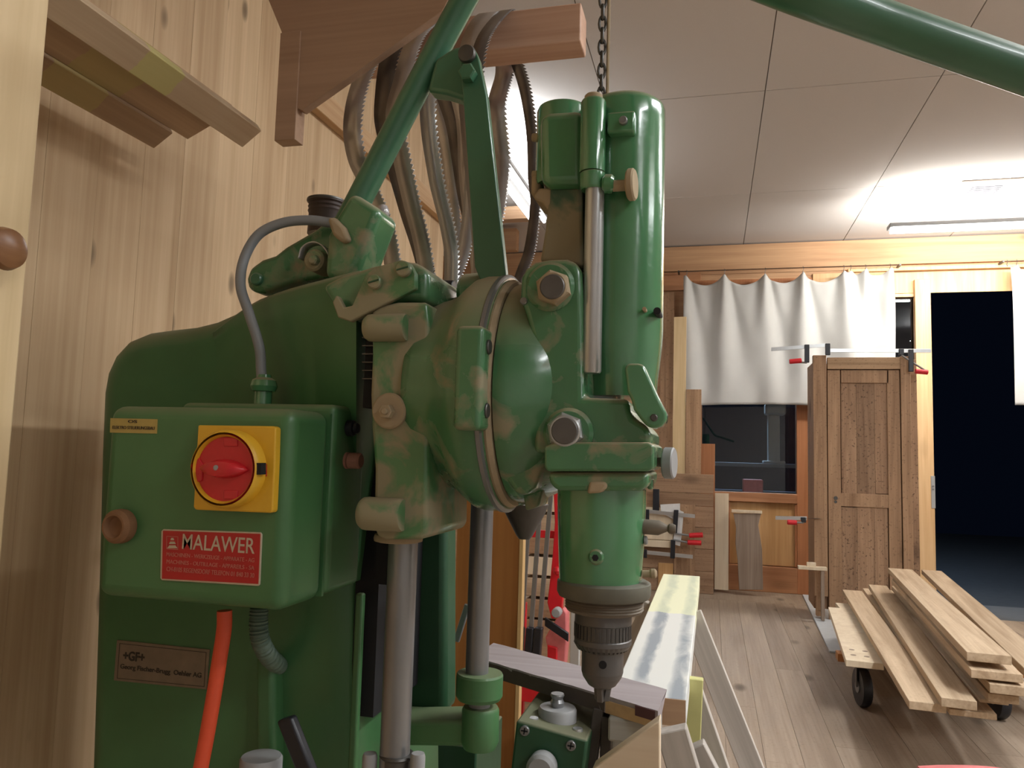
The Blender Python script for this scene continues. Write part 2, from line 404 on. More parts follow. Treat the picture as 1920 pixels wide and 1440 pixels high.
wseg(X_N1, X_D0, 0, CEIL); wseg(X_D0, X_D1, Z_D, CEIL); wseg(X_D1, 6.6, 0, CEIL)
WALLF = build('wall_far', WF, BEAM_X, None, 0, kind='structure', smooth=False)
# beam under the ceiling and window-head rail
B('trim_2', BEAM_X, None, (-3.5, WALL_Y-.05, zfar(505)), (xfar(1920, 480)+2, WALL_Y, CEIL-.012), .004, kind='structure')
B('trim_3', FRAME_X, None, (-2.2, WALL_Y-.03, zfar(545, 1300)), (X_W0-.02, WALL_Y, zfar(512, 1300)), .003, kind='structure')
B('trim_4', JAMB, None, (1.2, WALL_Y-.06, zfar(510, 1690)), (X_D1+.3, WALL_Y, zfar(503, 1690)), .003, kind='structure')
# window with timber frame
W1 = build('window_1', box(box(box(MB(), (X_W0-.09, WALL_Y-.04, Z_SILL-.10), (X_W0, WALL_Y+.02, Z_HEAD+.05)),
      (X_W1, WALL_Y-.04, 0.001), (X_W1+.14, WALL_Y+.02, Z_HEAD+.05)), (X_W0, WALL_Y-.04, Z_HEAD), (X_W1, WALL_Y+.02, Z_HEAD+.05)), FRAME_Z, None, .003, kind='structure')
B('sill', FRAME_X, W1, (X_W0, WALL_Y-.05, Z_SILL-.085), (X_W1, WALL_Y+.02, Z_SILL), .003)
B('panel', PANEL_O, W1, (X_W0+.10, WALL_Y-.012, zfar(1060)), (X_W1, WALL_Y+.0, Z_SILL-.085), .001)
B('base_board', FRAME_X, W1, (X_W0+.10, WALL_Y-.04, 0.001), (X_W1, WALL_Y, zfar(1062)), .003)
B('stile', FRAME_Z, W1, (X_W0+.18, WALL_Y-.035, zfar(1060)), (X_W0+.26, WALL_Y-.0, Z_SILL-.09), .002)
B('stile', FRAME_Z, W1, (xfar(1490, 1000), WALL_Y-.035, zfar(1060)), (xfar(1506, 1000), WALL_Y-.0, Z_SILL-.09), .002)
gm, nt, gb = new_mat('window_glass'); gb.inputs['Transmission Weight'].default_value = 1; gb.inputs['Roughness'].default_value = 0.0
gb.inputs['IOR'].default_value = 1.45; gb.inputs['Base Color'].default_value = (.82, .9, .95, 1)
B('pane', gm, W1, (X_W0, WALL_Y+.02, Z_SILL), (X_W1, WALL_Y+.026, Z_HEAD), 0)
W2 = build('window_2', box(box(MB(), (X_N0-.03, WALL_Y-.03, Z_N0), (X_N0, WALL_Y+.02, Z_N1)), (X_N0-.03, WALL_Y-.03, Z_N1), (X_N1, WALL_Y+.02, Z_N1+.03)), JAMB, None, .002, kind='structure')
B('pane', gm, W2, (X_N0, WALL_Y+.02, Z_N0), (X_N1, WALL_Y+.026, Z_N1), 0)
for py in (737, 950):
    B('glazing_bar', JAMB, W2, (X_N0, WALL_Y-.03, zfar(py+9, 1700)), (X_N1, WALL_Y+.018, zfar(py-10, 1700)), .002)
# door frame
D1 = build('door_1', box(box(MB(), (X_N1, WALL_Y-.07, 0), (X_D0, WALL_Y+.085, Z_D+.02)), (X_D0, WALL_Y-.01, Z_D), (X_D1, WALL_Y+.085, Z_D+.10)), JAMB, None, .004, kind='structure')
B('head_strip', FRAME_X, D1, (X_D0, WALL_Y-.0, Z_D-.05), (X_D1, WALL_Y+.085, Z_D), .002)
hp = B('strike_plate', STEEL_L, D1, (X_D0-.028, WALL_Y-.074, zfar(952, 1745)), (X_D0+.004, WALL_Y-.068, zfar(892, 1745)), .001)
for dz in (.24, .5): build('door_catch' if dz < .3 else 'door_bolt', cyl(MB(), (X_D0-.014, WALL_Y-.085, hp.location.z+dz*.1), (X_D0-.014, WALL_Y-.07, hp.location.z+dz*.1), .008), STEEL, D1)
# wall surface over the narrow window and door: pale jamb boards
B('trim_5', JAMB, None, (X_W1+.15, WALL_Y-.02, 0), (X_N0-.035, WALL_Y, zfar(512, 1600)), .002, kind='structure')
B('trim_6', JAMB, None, (X_N0-.03, WALL_Y-.02, Z_N1+.035), (X_D1+.4, WALL_Y-.012, zfar(512, 1700)), .002, kind='structure')
# outside: yard paving past the door, stand-ins for the window's reflection behind it
B('ground_yard', DG, None, (-3, 7.70, -.14), (7.5, 16, -.05), 0, kind='structure')
B('trim_7', MAT_G, None, (1.87, 7.002, -.06), (6.5, 7.70, -.004), .003, kind='structure')
# ------------------------------------------------------------------ stand-ins behind the window for the workshop reflected in its glass
EB = plain('dim_blue_grey_steel', (.10, .13, .17), .5, .3)
t = thing('reflected_bench', 'grey steel bench with cluttered top put behind the dark window as its reflection', 'reflected_bench', (.35, 8.75, 0))
zb = P(1400, 868, Y=8.7).z
B('bench_top', EB, t, (-.1, 8.5, zb-.04), (.98, 9.0, zb))
B('shelf', EB, t, (-.1, 8.5, zb-.33), (.98, 9.0, zb-.30))
for xx in (-.08, .94):
    for yy in (8.52, 8.94): B('leg', EB, t, (xx, yy, -.05), (xx+.04, yy+.04, zb-.04))
t = thing('reflected_machine', 'pale upright machine column put behind the window glass as its reflection', 'machine', (.60, 8.75, zb))
WH = plain('pale_machine_paint', (.30, .31, .30), .5)
x0 = P(1440, 800, Y=8.7).x; x1 = P(1462, 800, Y=8.7).x
B('column', WH, t, (x0, 8.68, zb), (x1, 8.84, zb+.52), .01)
B('head', WH, t, (x0-.03, 8.64, zb+.52), (x1+.06, 8.88, zb+.64), .02)
B('foot', WH, t, (x0-.05, 8.62, zb), (x1+.05, 8.9, zb+.03), .01)
t = build('bin', boxpx(MB(), 1393, 899, 1431, 925, 8.3, .2), PINK, None, .012, label='dull red box put behind the lower edge of the window glass as its reflection', cat='box')
# ================================================================== lamps
TUBE = emit('lit_tube', (1, .98, .94), 9)
def lamp(lo, hi, label):
    c = [(a+b)/2 for a, b in zip(lo, hi)]
    t = thing('ceiling_lamp', label, 'lamp', (c[0], c[1], lo[2]), None)
    LG = plain('lamp_housing_paint', (.35, .36, .37), .5)
    B('housing', LG, t, (lo[0], lo[1], lo[2]+.02), (hi[0], hi[1], hi[2]-.0), .004)
    ax = 0 if hi[0]-lo[0] > hi[1]-lo[1] else 1
    for s in (-1, 1):
        a = list(c); b = list(c); a[ax] = lo[ax]+.02; b[ax] = hi[ax]-.02; a[1-ax] += s*.045; b[1-ax] += s*.045
        a[2] = b[2] = lo[2]+.005; build('tube', cyl(MB(), a, b, .013, 12), TUBE, t)
    for q in (.2, .8):
        p = list(c); p[ax] = lo[ax]+(hi[ax]-lo[ax])*q
        build('suspension_wire', cyl(MB(), (p[0], p[1], hi[2]), (p[0], p[1], CEIL+.001), .003, 6), STEEL, t)
lamp((1.286, 6.22, 2.96), (3.2, 6.34, 3.01), 'long grey strip lamp hanging above the doorway, glowing white')
lamp((2.82, 2.4, 2.95), (2.98, 4.0, 3.0), 'strip lamp just outside the upper right of the view') if False else None
lamp((-1.37, 4.3, 2.95), (-1.21, 5.62, 3.0), 'strip lamp glowing white behind the hanging saw blades')
# ceiling vent
va, vb = P(1775, 383, Z=CEIL), P(1900, 337, Z=CEIL)
t = thing('ceiling_vent', 'square ceiling vent with dark louvred centre above the strip lamp', 'vent', (1.94, 6.33, CEIL-.012))
LGm = plain('vent_frame', (.62, .54, .48), .6)
f = MB(); x0, x1, y0, y1 = 1.74, 2.15, 6.09, 6.60
for lo, hi in (((x0, y0), (x1, y0+.09)), ((x0, y1-.09), (x1, y1)), ((x0, y0+.09), (x0+.10, y1-.09)), ((x1-.10, y0+.09), (x1, y1-.09))):
    box(f, (*lo, CEIL-.012), (*hi, CEIL-.0005))
build('frame', f, LGm, t, .002)
for k in range(9):
    yy = y0+.10+k*.036; B('louvre', plain('vent_dark', (.06, .06, .07), .6), t, (x0+.10, yy, CEIL-.010), (x1-.10, yy+.022, CEIL-.004), 0)
# ================================================================== curtains
def curtain(name, label, x0, x1, ztops, zbot, Yc, hooks, pleat=.02, seed=1, push=0.):
    """hooks: list of (x, z). cloth hangs between them, sagging; folds fan out under each hook"""
    rnd = random.Random(seed)
    t = thing(name, label, 'curtain', ((x0+x1)/2, Yc, zbot))
    nx, nz = 170, 44; v = []; f = []
    for j in range(nz+1):
        tt = j/nz
        for i in range(nx+1):
            x = x0+(x1-x0)*i/nx
            hs = [h for h in hooks if h[0] <= x] or [hooks[0]]; he = [h for h in hooks if h[0] > x] or [hooks[-1]]
            a, b = hs[-1], he[0]; L = max(b[0]-a[0], 1e-4); q = min(max((x-a[0])/L, 0), 1)
            sag = min(.13, .26*L)*math.sin(math.pi*q)**.8 if a != b else 0
            zt = a[1]*(1-q)+b[1]*q-sag
            zb_ = zbot+.01*math.sin(x*3)+push*(x-x0)
            z = zt+(zb_-zt)*tt
            yy = 0
            for hx, hz in hooks:
                wdt = .035+.16*tt; e = math.exp(-((x-hx)/wdt)**2)
                yy -= e*(pleat*2.2)*(1-.55*tt)
                yy += math.exp(-((x-hx-wdt*1.25)/(wdt*.8))**2)*pleat*.9
            yy += .010*math.sin(x*11+2.5*tt+seed)*tt+.006*math.sin(x*27+seed*2+1.2*tt)
            v.append((x, Yc+yy, z))
    for j in range(nz):
        for i in range(nx):
            k = j*(nx+1)+i; f.append((k, k+1, k+nx+2, k+nx+1))
    o = build('cloth', MB().add(v, f), CLOTH, t, 0, ang=180)
    md = o.modifiers.new('thick', 'SOLIDIFY'); md.thickness = .002
    zw = max(h[1] for h in hooks)+.035
    build('wire', cyl(MB(), (x0-.05, Yc-.012, zw), (x1+.05, Yc-.012, zw+.0), .0028, 6), STEEL_D, t)
    for bx in (x0-.05, x1+.05): build('wire_bracket', box(MB(), (bx-.008, Yc-.02, zw-.008), (bx+.008, WALL_Y-.051, zw+.008)), STEEL_D, t)
    for hx, hz in hooks:
        build('hook', tube(MB(), [(hx, Yc-.012, zw+.012), (hx+.008, Yc-.012, zw), (hx, Yc-.012, hz+.01), (hx, Yc-.02, hz-.01)], .0025, 6, 4), STEEL_D, t)
    return t
YC = WALL_Y-.15
def hk(px, py): p = P(px, py, Y=YC); return (p.x, p.z)
hooksA = [hk(1287, 519), hk(1358, 516), hk(1434, 515), hk(1505, 512), hk(1581, 510), hk(1594, 509), hk(1622, 506), hk(1668, 505)]
curtain('curtain', 'wide white cloth curtain hung in scallops over the far window', hk(1287, 0)[0], hk(1668, 0)[0], None, P(1400, 760, Y=YC).z, YC, hooksA, .032, 1)
hooksB = [hk(1887, 498), hk(1905, 498), hk(1935, 497), hk(1990, 495)]
curtain('curtain', 'narrow white cloth curtain pushed to the right of the dark doorway', hk(1878, 0)[0], hk(1990, 0)[0], None, P(1895, 762, Y=YC).z, YC, hooksB, .022, 4)
# ================================================================== things along the far wall
def leaner(name, label, x0, y0, x1, y1, Y, t, m, cat='board', lean=0., group=None):
    return BP(name, m, None, x0, y0, x1, y1, Y, t, .002, label=label, cat=cat, group=group)
leaner('board', 'dark brown board behind the pale board left of the curtain', 1236, 548, 1262, 1100, 7.50, .02, OLD_Z)
leaner('board', 'tall pale knotty board leaning left of the curtain', 1261, 594, 1285, 1101, 7.33, .03, PINE_C)
leaner('board', 'short brown board beside the left edge of the dark window', 1285, 730, 1314, 1101, 7.32, .02, OLD_Z)
leaner('board', 'reddish brown board low in the left corner of the window', 1312, 832, 1340, 1101, 7.50, .02, FRAME_Z)
leaner('board', 'narrow pale upright board below the window sill', 1340, 925, 1366, 1106, 7.36, .02, PALE)
t = thing('framed_timber', 'large brown framed wooden panel leaning below the window, clamps in front', 'panel', (-.35, 7.2, 0))
for k, (ya, yb) in enumerate(((887, 922), (923, 946), (947, 985), (986, 1025), (1026, 1066), (1067, 1108))):
    BP('board', OLD_X, t, 1150, ya, 1338, yb, 7.22, .025, .002)
BP('stile', OLD_Z, t, 1264, 946, 1303, 1108, 7.205, .014, .002)
BP('stile', PANEL_O, t, 1234, 1056, 1262, 1108, 7.200, .018, .002)
o = build('board', prism(MB(), [(1375, 963), (1427, 963), (1422, 985), (1429, 1030), (1431, 1106), (1386, 1106), (1383, 1050), (1379, 1020), (1380, 990)], 7.30, 7.33), DRIFT, None, .003,
      label='grey weathered board with broken edge leaning on the orange panel', cat='board')
BP('wood_strip', PALE, None, 1372, 957, 1429, 962, 7.29, .05, .001, label='pale strip lying across the top of the weathered board', cat='strip')
# bar clamps on the glued blocks
def bar_clamp(label, bar, arms, handle, Y, group=None, hy=None):
    (xa, ya), (xb, yb) = bar; a, b = P(xa, ya, Y=Y), P(xb, yb, Y=Y); m = mpp(a)
    t = thing('bar_clamp', label, 'clamp', ((a.x+b.x)/2, Y, min(a.z, b.z)), group)
    build('bar', strip(MB(), a, b, (0, 0, 3.4*m), (0, .004, 0)), STEEL_L, t, .001)
    for (x0, y0), (x1, y1) in arms:
        build('jaw', strip(MB(), P(x0, y0, Y=Y-.01), P(x1, y1, Y=Y-.01), (4.2*m, 0, 0), (0, .010, 0)), BLACK, t, .004)
    (x0, y0), (x1, y1) = handle; p, q = P(x0, y0, Y=Y-.012), P(x1, y1, Y=Y-.012)
    build('handle', cyl(MB(), p, q, 4.6*m, 14, .004), RED2, t)
    s = q+(q-p)*.0; d = (p-q).normalized()
    h = arms[0][1]; build('screw', cyl(MB(), p, P(*h, Y=Y-.012), 1.8*m, 8), STEEL, t)
    return t
bar_clamp('bar clamp with red handle, upper of two on the glued blocks', ((1207, 958), (1303, 968)), [((1268, 956), (1265, 1000)), ((1213, 955), (1213, 975))], ((1292, 1004), (1318, 1003)), 7.1)
bar_clamp('bar clamp with red handle, lower of two on the glued blocks', ((1205, 1035), (1299, 1044)), [((1261, 1047), (1262, 1012)), ((1209, 1030), (1209, 1046))], ((1289, 1017), (1315, 1018)), 7.1)
BP('black_clamp_head', BLACK, None, 1224, 917, 1236, 958, 7.12, .03, .006, label='black upright clamp head beside the drill casing', cat='clamp')
BP('wooden_block', PALE, None, 1205, 952, 1262, 1012, 7.14, .05, .004, label='beige glued wooden block held by the two red-handled clamps', cat='block')
WHT = plain('white_paper', (.72, .71, .69), .8)
build('paper_sheet', prism(MB(), [(1238, 946), (1275, 944), (1275, 957), (1282, 960), (1278, 1005), (1275, 1024), (1262, 1020), (1266, 975), (1240, 962)], 7.115, 7.12), WHT, None, 0, label='white crumpled sheet behind the clamp jaws', cat='paper')
BP('offcut', PALE, None, 1205, 1013, 1258, 1026, 7.13, .06, .003, label='flat wooden offcut under the beige glued block', cat='block')
# ------------------------------------------------------------------ old cupboard front in clamps
t = thing('cupboard', 'old brown panelled cupboard front with one door, held in clamps', 'cupboard', (1.1, 6.5, 0))
YF = 6.4
build('post', box(boxpx(MB(), 1526, 666, 1551, 1118, YF, .06), P(1531, 1155, Y=YF)-Vector((0, 0, .0)), (P(1545, 900, Y=YF).x, YF+.06, P(1531, 1110, Y=YF).z)), OLD_Z, t, .002)
BP('post', OLD_Z, t, 1692, 668, 1711, 1156, YF, .06)
BP('top_rail', OLD_XR, t, 1551.5, 670, 1691.5, 692, YF+.006, .045)
B('side_board', OLD_ZD, t, (P(1527, 900, Y=YF).x, YF+.061, .08), (P(1527, 900, Y=YF).x+.022, YF+.42, P(1527, 678, Y=YF).z))
B('side_board', OLD_ZD, t, (P(1711, 900, Y=YF).x-.03, YF+.061, .08), (P(1711, 900, Y=YF).x+.055, YF+.11, P(1711, 672, Y=YF).z))
dr = build('door', boxpx(boxpx(boxpx(boxpx(MB(), 1553, 694, 1577, 1163, YF+.01, .03), 1666, 694, 1690, 1163, YF+.01, .03), 1577, 694, 1666, 718, YF+.01, .03), 1577, 926, 1666, 951, YF+.01, .03), OLD_Z, t, .002)
for (a, b) in ((1577.3, 1606), (1606.3, 1640), (1640.3, 1665.7)): BP('panel_board', OLD_ZD, dr, a, 718, b, 926, YF+.024, .012, .001)
for (a, b) in ((1577.3, 1608), (1608.3, 1640), (1640.3, 1665.7)): BP('panel_board', OLD_ZD, dr, a, 951, b, 1163, YF+.020, .012, .001)
build('keyhole_plate', ycyl(ycyl(MB(), 1567, 934, YF+.004, YF+.012, 3.6), 1567, 941, YF+.004, YF+.012, 2.6), STEEL_D, dr)
B('back_panel', OLD_ZD, t, (P(1530, 900, Y=YF).x+.03, YF+.062, .08), (P(1700, 900, Y=YF).x-.01, YF+.075, P(1600, 680, Y=YF).z), 0)
bar_clamp('bar clamp on the top left corner of the cupboard, pointing left', ((1446, 655), (1552, 647)), [((1513, 646), (1513, 680)), ((1552, 644), (1552, 666))], ((1480, 678), (1503, 676)), 6.36)
bar_clamp('long bar clamp across the top of the cupboard', ((1553, 657), (1746, 658)), [((1690, 654), (1690, 666)), ((1708, 655), (1708, 697))], ((1740, 698), (1716, 696)), 6.37)
bar_clamp('small bar clamp sticking out left halfway down the cupboard', ((1454, 971), (1513, 972)), [((1506, 970), (1507, 980)), ((1511, 972), (1534, 972))], ((1476, 979), (1494, 980)), 6.398)
BP('wooden_lath', PALE, None, 1497, 1063, 1551, 1069, 6.30, .06, .001, label='pale lath sticking out left near the cupboard foot', cat='strip')
BP('offcut', PALE, None, 1513, 1055, 1530, 1062.5, 6.31, .03, .001, label='small pale offcut lying on the lath by the cupboard', cat='block')
BP('prop_post', DRIFT, None, 1540, 1069.5, 1546, 1164, 6.31, .04, .001, label='thin grey stick propping the pale lath', cat='stick')
sh = [P(*a, Z=0) for a in ((1502, 1118), (1530, 1118), (1577, 1225), (1553, 1225))]
PAP = plain('pale_grey_board', (.50, .52, .53), .7)
sa, sb = (sh[0]+sh[1])/2, (sh[2]+sh[3])/2
oriented('board', PAP, None, sa+Vector((.03, 0, .013)), sb+Vector((.05, 0, .013)), (1, 0, 0), .16, .012, label='pale grey sheet lying on the floor beside the trolley', category='board')
# ================================================================== trolley and planks
t = thing('trolley', 'low wooden trolley on black rubber casters', 'trolley', (1.0, 4.7, 0))
def plank(name, FL, FR, NL, Z, th, m=PLANK, parent=None, **k):
    a, b, c = P(*FL, Z=Z), P(*FR, Z=Z), P(*NL, Z=Z); w = b-a; ex = (c-a).normalized(); wp = w-ex*w.dot(ex)
    return oriented(name, m, parent, a+wp/2, c+wp/2, wp, wp.length, th, **k)
plank('deck', (1553, 1138), (1603, 1139), (1586, 1237), .28, .03, PALE, t)
dk = P(1620, 1250, Z=.25)
B('deck_frame', POSTO, t, (P(1590, 1255, Z=.25).x, 4.25, .21), (1.55, 4.33, .249), .003)
B('deck_frame', POSTO, t, (.85, 5.3, .21), (1.65, 5.38, .249), .003)
B('deck_board', PALE, t, (P(1660, 1250, Z=.25).x, 4.24, .25), (1.62, 5.6, .275), .003)
for hx_, hy_ in ((1597, 1218), (1622, 1221), (1600, 1228), (1625, 1231)):
    q = P(hx_, hy_, Z=.2805); build('screw_hole', cyl(MB(), q-Vector((0, 0, .001)), q+Vector((0, 0, .0002)), .013, 12), DRIFT, t)
def caster(px, Yw):
    p = P(px, 1300, Y=Yw); r = .095
    c = Vector((p.x, Yw, r))
    w = build('wheel', lathe(MB(), [(r*.55, -.022), (r*.93, -.022), (r, -.012), (r, .012), (r*.93, .022), (r*.55, .022)], c, (1, .15, 0), 28), BLACK, t)
    build('hub', cyl(MB(), c-Vector((.026, .004, 0)), c+Vector((.026, .004, 0)), .03, 14), STEEL, w)
    build('fork', strip(strip(MB(), c+Vector((.028, 0, 0)), c+Vector((.028, 0, .112)), (0, .018, 0), (.002, 0, 0)), c-Vector((.028, 0, 0)), c+Vector((-.028, 0, .112)), (0, .018, 0), (.002, 0, 0)), STEEL_D, t)
caster(1617, 4.27); caster(1870, 4.3); caster(1655, 5.34); caster(1860, 5.34)
def S5(x, y): return (1480+x*.3195, 980+y*.3195)
GP = 'rough planks piled on the trolley'
plank('plank', S5(312, 392), S5(420, 392), S5(702, 1045), .335, .03, label='leftmost long plank on the trolley, beside the bare deck', category='plank', group=GP)
plank('plank', S5(430, 384), S5(560, 386), S5(940, 1092), .305, .022, label='plank lowest in the pile, its end peeking out beneath the others', category='plank', group=GP)
plank('plank', S5(465, 362), S5(570, 368), S5(890, 1025), .372, .032, label='cracked plank second from the left on the trolley pile', category='plank', group=GP)
plank('plank', S5(575, 395), S5(660, 398), S5(1118, 1035), .338, .012, label='plank filling the dark gap beside the cracked plank', category='plank', group=GP)
plank('plank', S5(600, 370), S5(690, 372), S5(1165, 1000), .385, .03, label='brown plank third from the top of the right stack', category='plank', group=GP)
plank('plank', S5(640, 360), S5(760, 362), S5(1175, 945), .43, .032, label='plank set back under the split plank in the right stack', category='plank', group=GP)
plank('plank', S5(600, 330), S5(760, 336), S5(1065, 860), .47, .03, label='wide plank with a split end, second from the top', category='plank', group=GP)
plank('plank', S5(578, 265), S5(712, 267), S5(1040, 757), .525, .032, label='topmost pale plank of the trolley pile', category='plank', group=GP)
plank('plank', S5(775, 275), S5(890, 281), S5(1395, 870), .45, .032, label='far right plank running off past the pile', category='plank', group=GP)
# red bag at the lower edge
rb = MB(); c = P(1850, 1448, Y=1.6)
rg = []
tube(rb, [c+Vector((-.10, 0, -.055)), c+Vector((-.05, 0, -.047)), c+Vector((.02, .01, -.045)), c+Vector((.09, 0, -.047)), c+Vector((.16, 0, -.06))], .05, 16, 6)
build('red_bag', rb, PINK, None, 0, label='red soft bundle just showing at the bottom right corner', cat='bag')
# ================================================================== left wall fittings
YE = .738
t = thing('wall_cabinet', 'pale wooden wall cabinet at the left edge with round knob', 'cabinet', (-1.0, .3, .957))
zt = 2.3
B('door', PINE_C, t, (-.822, -.35, .957), (-.80, YE, zt), .003)
B('body', PINE_C, t, (LWX, -.35, .957), (-.823, YE-.01, zt), .002)
kn = P(-2, 467, X=-.78)
build('knob', lathe(MB(), [(.008, 0), (.010, .012), (.020, .020), (.0245, .029), (.022, .037), (.013, .042), (.002, .043)], (-.80, kn.y, kn.z), (1, 0, 0), 28), KNOB, t)
# bracket: post, slanted broad board, peg
YB = 1.2
t = thing('wall_rack', 'wooden wall bracket with slanted broad board and long peg carrying saw blades', 'bracket', (-.9, 1.3, 1.7))
build('brace_board', prism(MB(), [(566, 207), (830, 20), (870, -60), (560, -220), (430, -180), (528, 60), (528, 190)], YB, YB+.018), BRACE, t, .001)
BP('post', BRACE, t, 520, 60, 558, 262, YB-.003, .03, .001)
B('wall_rail', BRACE, t, (LWX, YB+.0185, 2.12), (-.60, YB+.036, 2.5))
pz0, pz1 = P(1097, 75, Y=1.365).z, P(1082, 5, Y=1.365).z
B('peg', wood('peg_wood', (.40, .22, .14), (.60, .38, .27), 'X', .5, .3, 9), t, (P(640, 40, Y=1.365).x, YB+.051 if False else 1.365, pz0), (P(1089, 40, Y=1.365).x, 1.43, pz1), .003)
# three boards lying along the wall on slanted arms
def tilted(name, label, e0, e1, Ye, Y0, th, m):
    a, b = P(*e0, Y=Ye), P(*e1, Y=Ye); w = (b-a).length; ex = Vector((0, 1, 0)); wd = (b-a).normalized(); nrm = Vector((-wd.z, 0, wd.x))
    ca = (a+b)/2; top = ca+nrm*th
    return oriented(name, m, None, Vector((top.x, Y0, top.z)), Vector((top.x, Ye, top.z)), wd, w, th, label=label, category='board')
BRD = wood('laid_board', (.27, .165, .095), (.46, .31, .19), 'X', .6, .7, 6, .12)
BRL = wood('laid_board_light', (.36, .25, .15), (.55, .41, .27), 'X', .6, .4, 6, .12)
def band(m, pA, pB, col):
    nt = m.node_tree; b = nt.nodes['Principled BSDF']; src = b.inputs['Base Color'].links[0].from_socket
    tc = N(nt, 'ShaderNodeTexCoord'); sx = N(nt, 'ShaderNodeSeparateXYZ'); nt.links.new(tc.outputs['Object'], sx.inputs[0])
    nz = noise(nt, tc.outputs['Object'], 20, 3); q = mth(nt, 'ADD', sx.outputs['X'], mth(nt, 'MULTIPLY', nz, .03))
    f = mth(nt, 'MULTIPLY', mth(nt, 'GREATER_THAN', q, pA), mth(nt, 'LESS_THAN', q, pB)); f = mth(nt, 'MULTIPLY', f, .7)
    nt.links.new(mix(nt, src, col, f), b.inputs['Base Color'])
ya, yb2_ = P(262, 130, X=-.93).y-.975, P(330, 170, X=-.93).y-.975
band(BRL, ya, yb2_, (.50, .46, .16)); band(BRD, ya-.01, yb2_+.02, (.42, .33, .13))
tilted('board', 'outermost board laid along the wall, top left, longest', (455, 277), (491, 246), 1.35, .60, .020, BRL)
tilted('board', 'middle board laid along the wall behind the outermost one', (352, 262), (440, 210), 1.30, .60, .018, BRD)
tilted('board', 'shadowed inner board laid along the wall, shortest', (289, 279), (325, 250), 1.25, .60, .018, BRD)
t = thing('board_support', 'hidden slanted wooden arm under the laid boards', 'bracket', (LWX, .95, 1.8))
a0 = P(300, 285, Y=1.3)
build('arm', strip(MB(), (LWX, .72, 1.80), (-.88, .72, 1.90), (0, .02, 0), (0, 0, .012)), PINE_X, t)
# ================================================================== band saw blades on the peg
def blade(label, X0, front, back, w, m, closed_bottom, tooth=.0075, sgn=1, twist=.0):
    f = [P(x, y, X=X0) for x, y in front]; bk = [P(x, y, X=X0) for x, y in back]
    pts = f+closed_bottom(f[-1], bk[-1])+bk[::-1]
    pts = smooth_path(pts, 12)
    # resample evenly
    out = [pts[0]]; acc = 0; 
    for p, q in zip(pts, pts[1:]):
        L = (q-p).length; s = 0
        while acc+L-s >= tooth:
            s += tooth-acc; acc = 0; out.append(p.lerp(q, s/L))
        acc += L-s
    v = []; fc = []
    for i, p in enumerate(out):
        wx = Vector((w*math.cos(twist), w*math.sin(twist), 0))
        v += [p-wx/2, p+wx/2*sgn if False else p+wx/2]
    n = len(out)
    for i in range(n-1): fc.append((2*i, 2*i+1, 2*i+3, 2*i+2))
    for i in range(n-1):
        k = len(v); wx = Vector((w*math.cos(twist), w*math.sin(twist), 0)).normalized()
        v.append(out[i].lerp(out[i+1], .15)+wx*(w/2+tooth*.62)); fc.append((2*i+1, k, 2*i+3))
    o = build('saw_blade', MB().add(v, fc), m, None, 0, ang=180, label=label, cat='saw blade')
    md = o.modifiers.new('thick', 'SOLIDIFY'); md.thickness = .0011
    return o
def bot(dz):
    def g(a, b):
        m = (a+b)/2; lo = min(a.z, b.z)-dz
        return [Vector((m.x, a.y*.8+b.y*.2, lo+.02)), Vector((m.x, m.y, lo)), Vector((m.x, a.y*.2+b.y*.8, lo+.02))]
    return g
pzt = pz1+.003
def top(X0, dy=0.): 
    return Vector((X0, 1.40, pzt))
def blade2(label, X0, fr, bk, w, m, dz, **k):
    # loop starts on top of the peg
    tp = [Vector((X0, 1.40, pzt+.001*k.pop('lay', 1))), Vector((X0, 1.366, pzt))]
    tb = [Vector((X0, 1.431, pzt))]
    f = [P(x, y, X=X0) for x, y in fr]; b = [P(x, y, X=X0) for x, y in bk]
    return blade(label, X0, [], [], w, m, (lambda *a: []), **k) if False else _loop(label, X0, tp+f, tb+b, w, m, dz, **k)
def _loop(label, X0, f, bk, w, m, dz, tooth=.0095, twist=0.):
    a, b = f[-1], bk[-1]; mm = (a+b)/2; lo = min(a.z, b.z)-dz
    pts = f+[Vector((X0, a.y*.8+b.y*.2, lo+.03)), Vector((X0, mm.y, lo)), Vector((X0, a.y*.2+b.y*.8, lo+.03))]+bk[::-1]+[f[0]]
    pts = smooth_path(pts, 10); out = [pts[0]]; acc = 0
    for p, q in zip(pts, pts[1:]):
        L = (q-p).length; s = 0
        while L > 0 and acc+L-s >= tooth:
            s += tooth-acc; acc = 0; out.append(p.lerp(q, s/L))
        acc += L-s
    v = []; fc = []; wd = Vector((math.cos(twist), math.sin(twist), 0)); n = len(out)
    for p in out: v += [p-wd*w/2, p+wd*w/2]
    for i in range(n-1):
        fc.append((2*i, 2*i+1, 2*i+3, 2*i+2)); k = len(v)
        v.append(out[i].lerp(out[i+1], .2)+wd*(w/2+tooth*.62)); fc.append((2*i+1, k, 2*i+3))
    o = build('saw_blade', MB().add(v, fc), m, None, 0, ang=180, label=label, cat='saw blade')
    md = o.modifiers.new('thick', 'SOLIDIFY'); md.thickness = .0011
    return o
GB = None
XA, XB, XB2, XC, XE = -.625, -.566, -.527, -.425, -.392
blade2('leftmost saw blade loop on the peg, brownish steel', XA, [(690, 120), (668, 175), (659, 240), (668, 300), (690, 350), (725, 440)], [(800, 160), (833, 270), (846, 370), (850, 480)], .033, BLADE, .16)
blade2('dark saw blade loop second from the left, passing behind the green lever', XB, [(735, 90), (718, 190), (722, 250), (745, 330), (765, 400), (795, 500)], [(822, 150), (848, 230), (860, 300), (873, 380), (906, 540)], .033, BLADE_D, .16)
